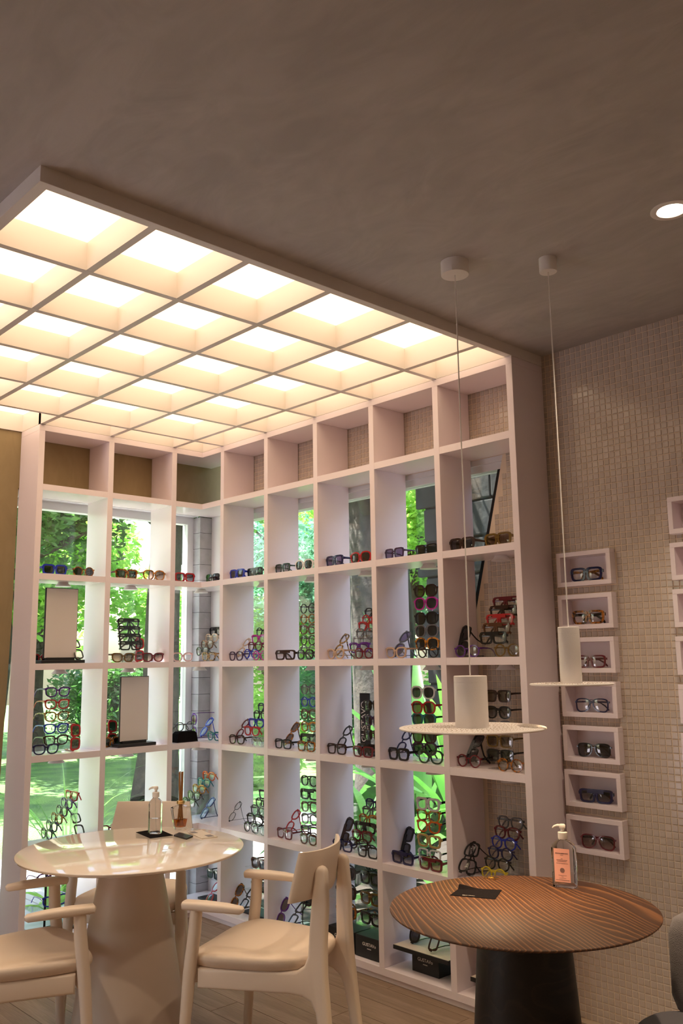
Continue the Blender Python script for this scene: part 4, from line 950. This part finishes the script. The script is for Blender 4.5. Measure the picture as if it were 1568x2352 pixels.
# reed diffuser
p = atz(414, 1905, .74); rd_ = empty('reed_diffuser', (p.x, p.y, .7402), .5); tag(rd_, 'faceted glass reed diffuser with amber oil on the white table', 'diffuser')
def sq(r, z, n=8): return [(r * math.cos(2 * PI * (k + .5) / n), r * math.sin(2 * PI * (k + .5) / n), z) for k in range(n)]
MB().loft([sq(.026, .0004), sq(.027, .004), sq(.043, .085), sq(.043, .092), sq(.030, .098), sq(.015, .102), sq(.015, .112)]).obj('vase', 'clear_glass', rd_)
MB().loft([sq(.019, .012), sq(.026, .045)]).obj('oil', 'liquid_amber', rd_)
MB().lathe([(.0165, .108), (.017, .110), (.017, .120), (.016, .121), (.010, .121)], 24).obj('collar', 'gold', rd_, True)
for q in range(7):
    a = 2 * PI * q / 7; MB().tube([(.012 * math.cos(a + 2), .012 * math.sin(a + 2), .016), (.006 * math.cos(a), .006 * math.sin(a), .12), (.008 * math.cos(a), .008 * math.sin(a), .242 + .004 * math.sin(q * 3))], [.0027] * 3, 7).obj('reed', 'reed', rd_)
# cloths, phone, card, ring
def flat(name, mat, pts, z0, th, label, cat, par=None, wave=0):
    c_ = sum((Vector((q[0], q[1], 0)) for q in pts), Vector()) / len(pts)
    bm = bmesh.new(); N_ = 10; a, b_, c2, d_ = [Vector((q[0], q[1], 0)) - c_ for q in pts]; g = []
    for i in range(N_ + 1):
        for j in range(N_ + 1):
            u_, v_ = i / N_, j / N_; q = (a * (1 - u_) + b_ * u_) * (1 - v_) + (d_ * (1 - u_) + c2 * u_) * v_
            g.append((q.x, q.y, wave * (math.sin(u_ * 5 + v_ * 2) * .5 + .5) * (v_ > .85) * (u_ < .45)))
    vs = g + [(x, y, z + th) for x, y, z in g]; n = N_ + 1; o_ = n * n; fs = []
    for i in range(N_):
        for j in range(N_):
            k = i * n + j; fs.append((k, k + 1, k + n + 1, k + n)); fs.append((o_ + k, o_ + k + n, o_ + k + n + 1, o_ + k + 1))
    for i in range(N_):
        k = i * n; fs.append((k, k + n, o_ + k + n, o_ + k)); k = i * n + N_; fs.append((k, o_ + k, o_ + k + n, k + n)); fs.append((i, o_ + i, o_ + i + 1, i + 1)); k = N_ * n + i; fs.append((k, k + 1, o_ + k + 1, o_ + k))
    bm.free(); o = MB().add(vs, fs).obj(name, mat); o.location = (c_.x, c_.y, z0); tag(o, label, cat); return o
P_ = lambda *l: [atz(x, y, .74) for x, y in l]
flat('cleaning_cloth', 'black_cloth', P_((312, 1912), (345, 1926), (398, 1919), (362, 1904)), .7402, .0013, 'black cleaning cloth under the pump bottle on the white table', 'cloth')
cl = flat('cleaning_cloth', 'black_cloth', P_((1033, 2057), (1137, 2066), (1152, 2045), (1056, 2040)), .7402, .0012, 'dark cleaning cloth with fine lettering on the brown table', 'cloth', wave=.012)
tm = link('lettering', text_mesh('GUSTAVO', .0085, .0001), 'tray_top', cl, (.002, -.042, .0014), (0, 0, math.radians(26)))
ph = flat('sample_lens_card', 'black_plastic', P_((399, 1921), (428, 1929), (443, 1923), (412, 1915)), .7402, .006, 'dark glossy card beside the reed diffuser', 'card')
cd_ = flat('leaflet', 'tray_top', P_((430, 1911), (463, 1927), (500, 1923), (462, 1907)), .7402, .002, 'pale printed leaflet near the rim of the white table', 'leaflet')
for (xx, yy, w_) in ((-.055, -.005, .02), (.055, .0, .022)):
    q = MB().box(-w_, w_, -w_ * .6, w_ * .6, 0, .0006).obj('printed_picture', 'grey_fabric', cd_); q.location = (xx, yy, .002); q.rotation_euler = (0, 0, -.2)
p = atz(1130, 2011, .74)
MB().box(-.022, .022, -.016, .016, .0, .003, c=.001).lathe([(.010, .003), (.011, .005), (.007, .006), (.006, .004)], 20, cap0=False, cap1=False).obj('ornament', 'gold'); o = bpy.data.objects['ornament']; o.name = 'gold_dish'; o.location = (p.x + .02, p.y - .03, .7402); tag(o, 'small flat gold dish at the far rim of the brown table', 'dish')

# ------------------------------------------------------------------ garden
lawn = MB().box(-30, 12, -14, 30, GZ - .3, GZ - .03).obj('lawn', 'lawn'); struct(lawn, 'green lawn with dappled light', 'lawn')
pav = MB().box(XMAX + .1, 14, -14, 8, GZ - .2, GZ - .01).box(-3, XMAX + .1, -14, YMIN - .1, GZ - .2, GZ - .01).obj('pavement', 'pavement'); struct(pav, 'unseen pale lilac pavement added on the entrance side to tint daylight', 'pavement')  # unseen ground added so lilac bounce replaces the lawn's green
bed = MB().box(-.95, 6.5, .10, 3.0, GZ - .25, GZ - .015).obj('added_soil_bed', 'soil'); struct(bed, 'dark soil bed added below the wide window to dim bounced light', 'planting bed')  # dark bed added to cut terrace light on the lower dividers
deck = MB().box(-2.6, -.95, -6, 5.2, GZ - .25, GZ - .025).box(-.95, -.16, -6, .10, GZ - .25, GZ - .025).obj('deck', 'concrete'); struct(deck, 'pale board terrace outside the windows', 'terrace')
for i in range(36):
    y1 = 5.1 - i * .30
    x0, x1 = (-2.6, -.95) if y1 - .29 > .12 else (-2.6, -.17)
    MB().box(x0, x1, y1 - .29, y1, GZ - .03, GZ - .004 - random.random() * .003).obj('deck_board', 'deck_board', deck)
def leaves(n, centers, radii, size, jitter=.5, flatten=1.0):
    c = np.array(centers); r = np.array(radii); idx = np.random.randint(0, len(c), n)
    d = np.random.normal(size=(n, 3)); d /= np.linalg.norm(d, axis=1)[:, None]
    rad = np.random.random(n) ** .45
    P0 = c[idx] + d * (rad[:, None] * r[idx][:, None]) * np.array([1, 1, flatten])
    a = np.random.normal(size=(n, 3)); a[:, 2] *= .5; a /= np.linalg.norm(a, axis=1)[:, None]
    b = np.cross(a, np.random.normal(size=(n, 3))); b /= np.linalg.norm(b, axis=1)[:, None]
    s = size * (.6 + .8 * np.random.random(n))[:, None]
    V_ = np.stack([P0 - a * s, P0 + b * s * .42, P0 + a * s, P0 - b * s * .42], 1).reshape(-1, 3)
    return V_
def leaf_obj(name, V_, mat, parent):
    n = len(V_) // 4; me = bpy.data.meshes.new(name); me.vertices.add(len(V_)); me.vertices.foreach_set('co', V_.astype(np.float32).ravel())
    me.loops.add(len(V_)); me.loops.foreach_set('vertex_index', np.arange(len(V_), dtype=np.int32)); me.polygons.add(n)
    me.polygons.foreach_set('loop_start', np.arange(0, len(V_), 4, dtype=np.int32)); me.update(calc_edges=True); me.validate()
    o = link(name, me, mat, parent); o['kind'] = 'stuff'; return o
def tree(x, y, h, rt, lean, crown, nleaf, mat, label, size=.09, cat='tree', flatten=.8):
    t = empty('tree' if cat == 'tree' else 'shrub', (x, y, GZ)); tag(t, label, cat, 'garden trees' if cat == 'tree' else 'garden shrubs')
    top = Vector((lean[0], lean[1], h))
    if rt > 0:
        pts = [(top * q + Vector((.12 * math.sin(q * 4 + x), .1 * math.sin(q * 3 + y), 0))) for q in np.linspace(0, 1, 9)]
        b = MB().tube(pts, [rt * (1.25 - .25 * q if q > .1 else 1.5 - q) for q in np.linspace(0, 1, 9)], 14)
        b.obj('trunk', 'bark', t, True, 80)
        for q in range(5):
            a = 2 * PI * q / 5 + x; p0 = top * (.62 + .07 * q); ln = crown * .75
            MB().tube([p0, p0 + Vector((math.cos(a) * ln * .5, math.sin(a) * ln * .5, ln * .25)), p0 + Vector((math.cos(a) * ln, math.sin(a) * ln, ln * .55))], [rt * .4, rt * .28, rt * .1], 8).obj('branch', 'bark', t, True, 80)
    cs_ = []; rs_ = []
    for q in range(22):
        d = Vector((random.gauss(0, 1), random.gauss(0, 1), random.gauss(0, .7))).normalized() * crown * random.uniform(.2, .85)
        cs_.append((top.x + d.x, top.y + d.y, max(.15, h + d.z * flatten))); rs_.append(crown * random.uniform(.22, .42))
    leaf_obj('foliage', leaves(nleaf, cs_, rs_, size), mat, t)
    return t
tree(-6.6, 1.0, 3.9, .16, (.3, .2), 2.2, 30000, 'leaf_dark', 'dark leafy tree straight outside the outer window bay', .055)
tree(-4.4, 2.15, 4.6, .19, (-1.2, 1.35), 1.9, 22000, 'leaf_mid', 'leaning tree trunk with bright crown behind the inner window bay', .055)
tree(-9.6, 3.2, 3.0, .15, (.2, 0), 2.3, 24000, 'leaf_light', 'broad pale tree across the lawn behind the leaning trunk', .075)
tree(-10.6, -1.6, 3.6, .18, (0, .3), 2.6, 24000, 'leaf_mid', 'green tree at the far lawn edge beyond the outer window', .08)
tree(-6.6, 6.8, 3.0, .16, (.2, .2), 2.3, 30000, 'leaf_teal', 'blue-green tree seen through the first long-wing bay', .06)
tree(-3.6, 5.6, 3.7, .15, (.1, .2), 1.5, 22000, 'leaf_light', 'yellow-green tree seen through the second long-wing bay', .055)
tree(-.95, 2.75, 4.6, .27, (-1.0, .6), 1.7, 12000, 'leaf_mid', 'thick dark leaning trunk outside the third long-wing bay', .06)
tree(-10.5, 9.0, 3.2, .2, (0, 0), 3.0, 20000, 'leaf_light', 'sunlit far tree behind the garden', .10)
tree(-14.5, 3.0, 4.2, .2, (0, 0), 3.6, 22000, 'leaf_light', 'pale sunlit far tree beyond the lawn', .11)
tree(-13.0, -4.5, 4.0, .2, (0, 0), 3.4, 16000, 'leaf_mid', 'far tree beyond the terrace end', .11)
tree(-5.5, 11.5, 4.2, .2, (0, 0), 3.6, 22000, 'leaf_mid', 'tall far tree behind the yellow-green one', .10)
tree(-.5, 8.8, 3.6, .2, (0, 0), 2.6, 14000, 'leaf_teal', 'far tree behind the stone garden wall', .09)
tree(1.5, 2.1, 5.0, .10, (-.1, -.2), 1.6, 26000, 'leaf_dark', 'slim tree added to shade the soil bed with its dark crown', .08)  # added so its high crown blocks sun and sky over the bed
tree(-2.7, -1.9, 5.0, .12, (.2, .3), 1.7, 16000, 'leaf_mid', 'unseen slim tree added to shade the tall window, beside the khaki wall', .07)  # added above the view to break up direct sun on the shelving
for (x, y, r_, mt, lb) in ((-10.5, 5.4, 1.6, 'leaf_dark', 'dark hedge shrub at the far lawn edge, behind the broad tree'), (-7.6, 8.2, 1.6, 'leaf_teal', 'blue-green hedge shrub at the far lawn edge'), (-12.0, .2, 1.7, 'leaf_dark', 'dark hedge shrub beyond the outer window'), (-10.0, -2.2, 1.3, 'leaf_mid', 'green hedge shrub beyond the terrace'), (-3.6, 8.3, 1.5, 'leaf_mid', 'green hedge shrub behind the yellow-green tree'), (-1.75, 3.9, .75, 'leaf_mid', 'leafy shrub beside the dark leaning trunk'), (-4.6, 3.7, .9, 'leaf_light', 'light shrub seen through the first long-wing bay')):
    tree(x, y, r_ * .55, 0, (0, 0), r_, 12000, mt, lb, .06, 'shrub', .7)
# big-leaved plants and palms near the glass
def blade(b, base, dirv, ln, wd, droop, n=7, up0=.9):
    d = Vector((dirv[0], dirv[1], 0)).normalized(); sd = Vector((-d.y, d.x, 0)); pts = []
    for i in range(n + 1):
        q = i / n; pt = Vector(base) + d * (ln * (1 - up0) * q + ln * droop * q * q) + Vector((0, 0, ln * up0 * q - ln * droop * .9 * q ** 2.4)); w_ = wd * math.sin(PI * min(1, .08 + q * .92)) ** .8
        pts.append((pt + sd * w_ + Vector((0, 0, w_ * .3)), pt, pt - sd * w_ + Vector((0, 0, w_ * .3))))
    vs = [p for t3 in pts for p in t3]; fs = []
    for i in range(n):
        for j in range(2): fs.append((i * 3 + j, i * 3 + j + 1, (i + 1) * 3 + j + 1, (i + 1) * 3 + j))
    b.add(vs, fs)
def plant(x, y, z, n, ln, wd, droop, mat, label, up0=.9, name='leafy_plant', pot=False):
    t = empty(name, (x, y, z)); tag(t, label, 'plant', 'garden plants by the glass')
    if pot: MB().lathe([(.13, 0), (.16, .22), (.15, .22), (.14, .2)], 24, cap1=True).obj('pot', 'concrete', t, True)
    for k in range(n):
        a = 2 * PI * k / n + random.uniform(-.3, .3); b = MB(); blade(b, (0, 0, .18 if pot else 0), (math.cos(a), math.sin(a)), ln * random.uniform(.7, 1.1), wd * random.uniform(.7, 1.1), droop * random.uniform(.5, 1.4), up0=up0 * random.uniform(.8, 1.05))
        b.obj('leaf', mat, t, True, 80)
plant(-.85, -.52, GZ, 18, 1.35, .009, .35, 'leaf_mid', 'tall thin-bladed plant outside the outer window bay', .95)
plant(-.62, -.72, GZ, 12, .42, .028, .5, 'leaf_light', 'low broad-bladed plant at the foot of the window')
plant(-.25, 1.45, GZ, 14, 1.7, .10, .40, 'leaf_dark', 'large-leaved plant outside the third long-wing bay', .85)
plant(.45, 1.15, GZ, 12, 1.5, .09, .5, 'leaf_dark', 'dark large-leaved plant outside the fourth long-wing bay', .85)
plant(.25, 1.75, GZ, 14, 2.4, .06, .30, 'leaf_dark', 'tall palm-like plant in front of the stone garden wall', .9)
plant(.95, 1.45, GZ, 12, 2.3, .08, .28, 'leaf_mid', 'tall bright-leaved plant outside the fifth long-wing bay', .92)
gw = MB().box(-.75, 6.5, 3.0, 3.3, GZ - .2, 3.9).obj('garden_wall', 'dark_stone'); struct(gw, 'dark stone garden wall', 'wall')
for j in range(12):
    x = -.75 + (j % 2) * -.1
    while x < 2.6:
        w_ = random.uniform(.3, .6); MB().box(x + .01, min(x + w_, 6.5), 2.97 - random.random() * .02, 3.01, GZ + j * .33 + .01, GZ + j * .33 + .32, c=.012).obj('stone', 'dark_stone', gw); x += w_

# labels that came out the same are told apart by their neighbours on the stand
for lb, obs in LABELS.items():
    if len(obs) > 1: print('SAME LABEL', lb, len(obs))
print('eyewear', CNT[0])
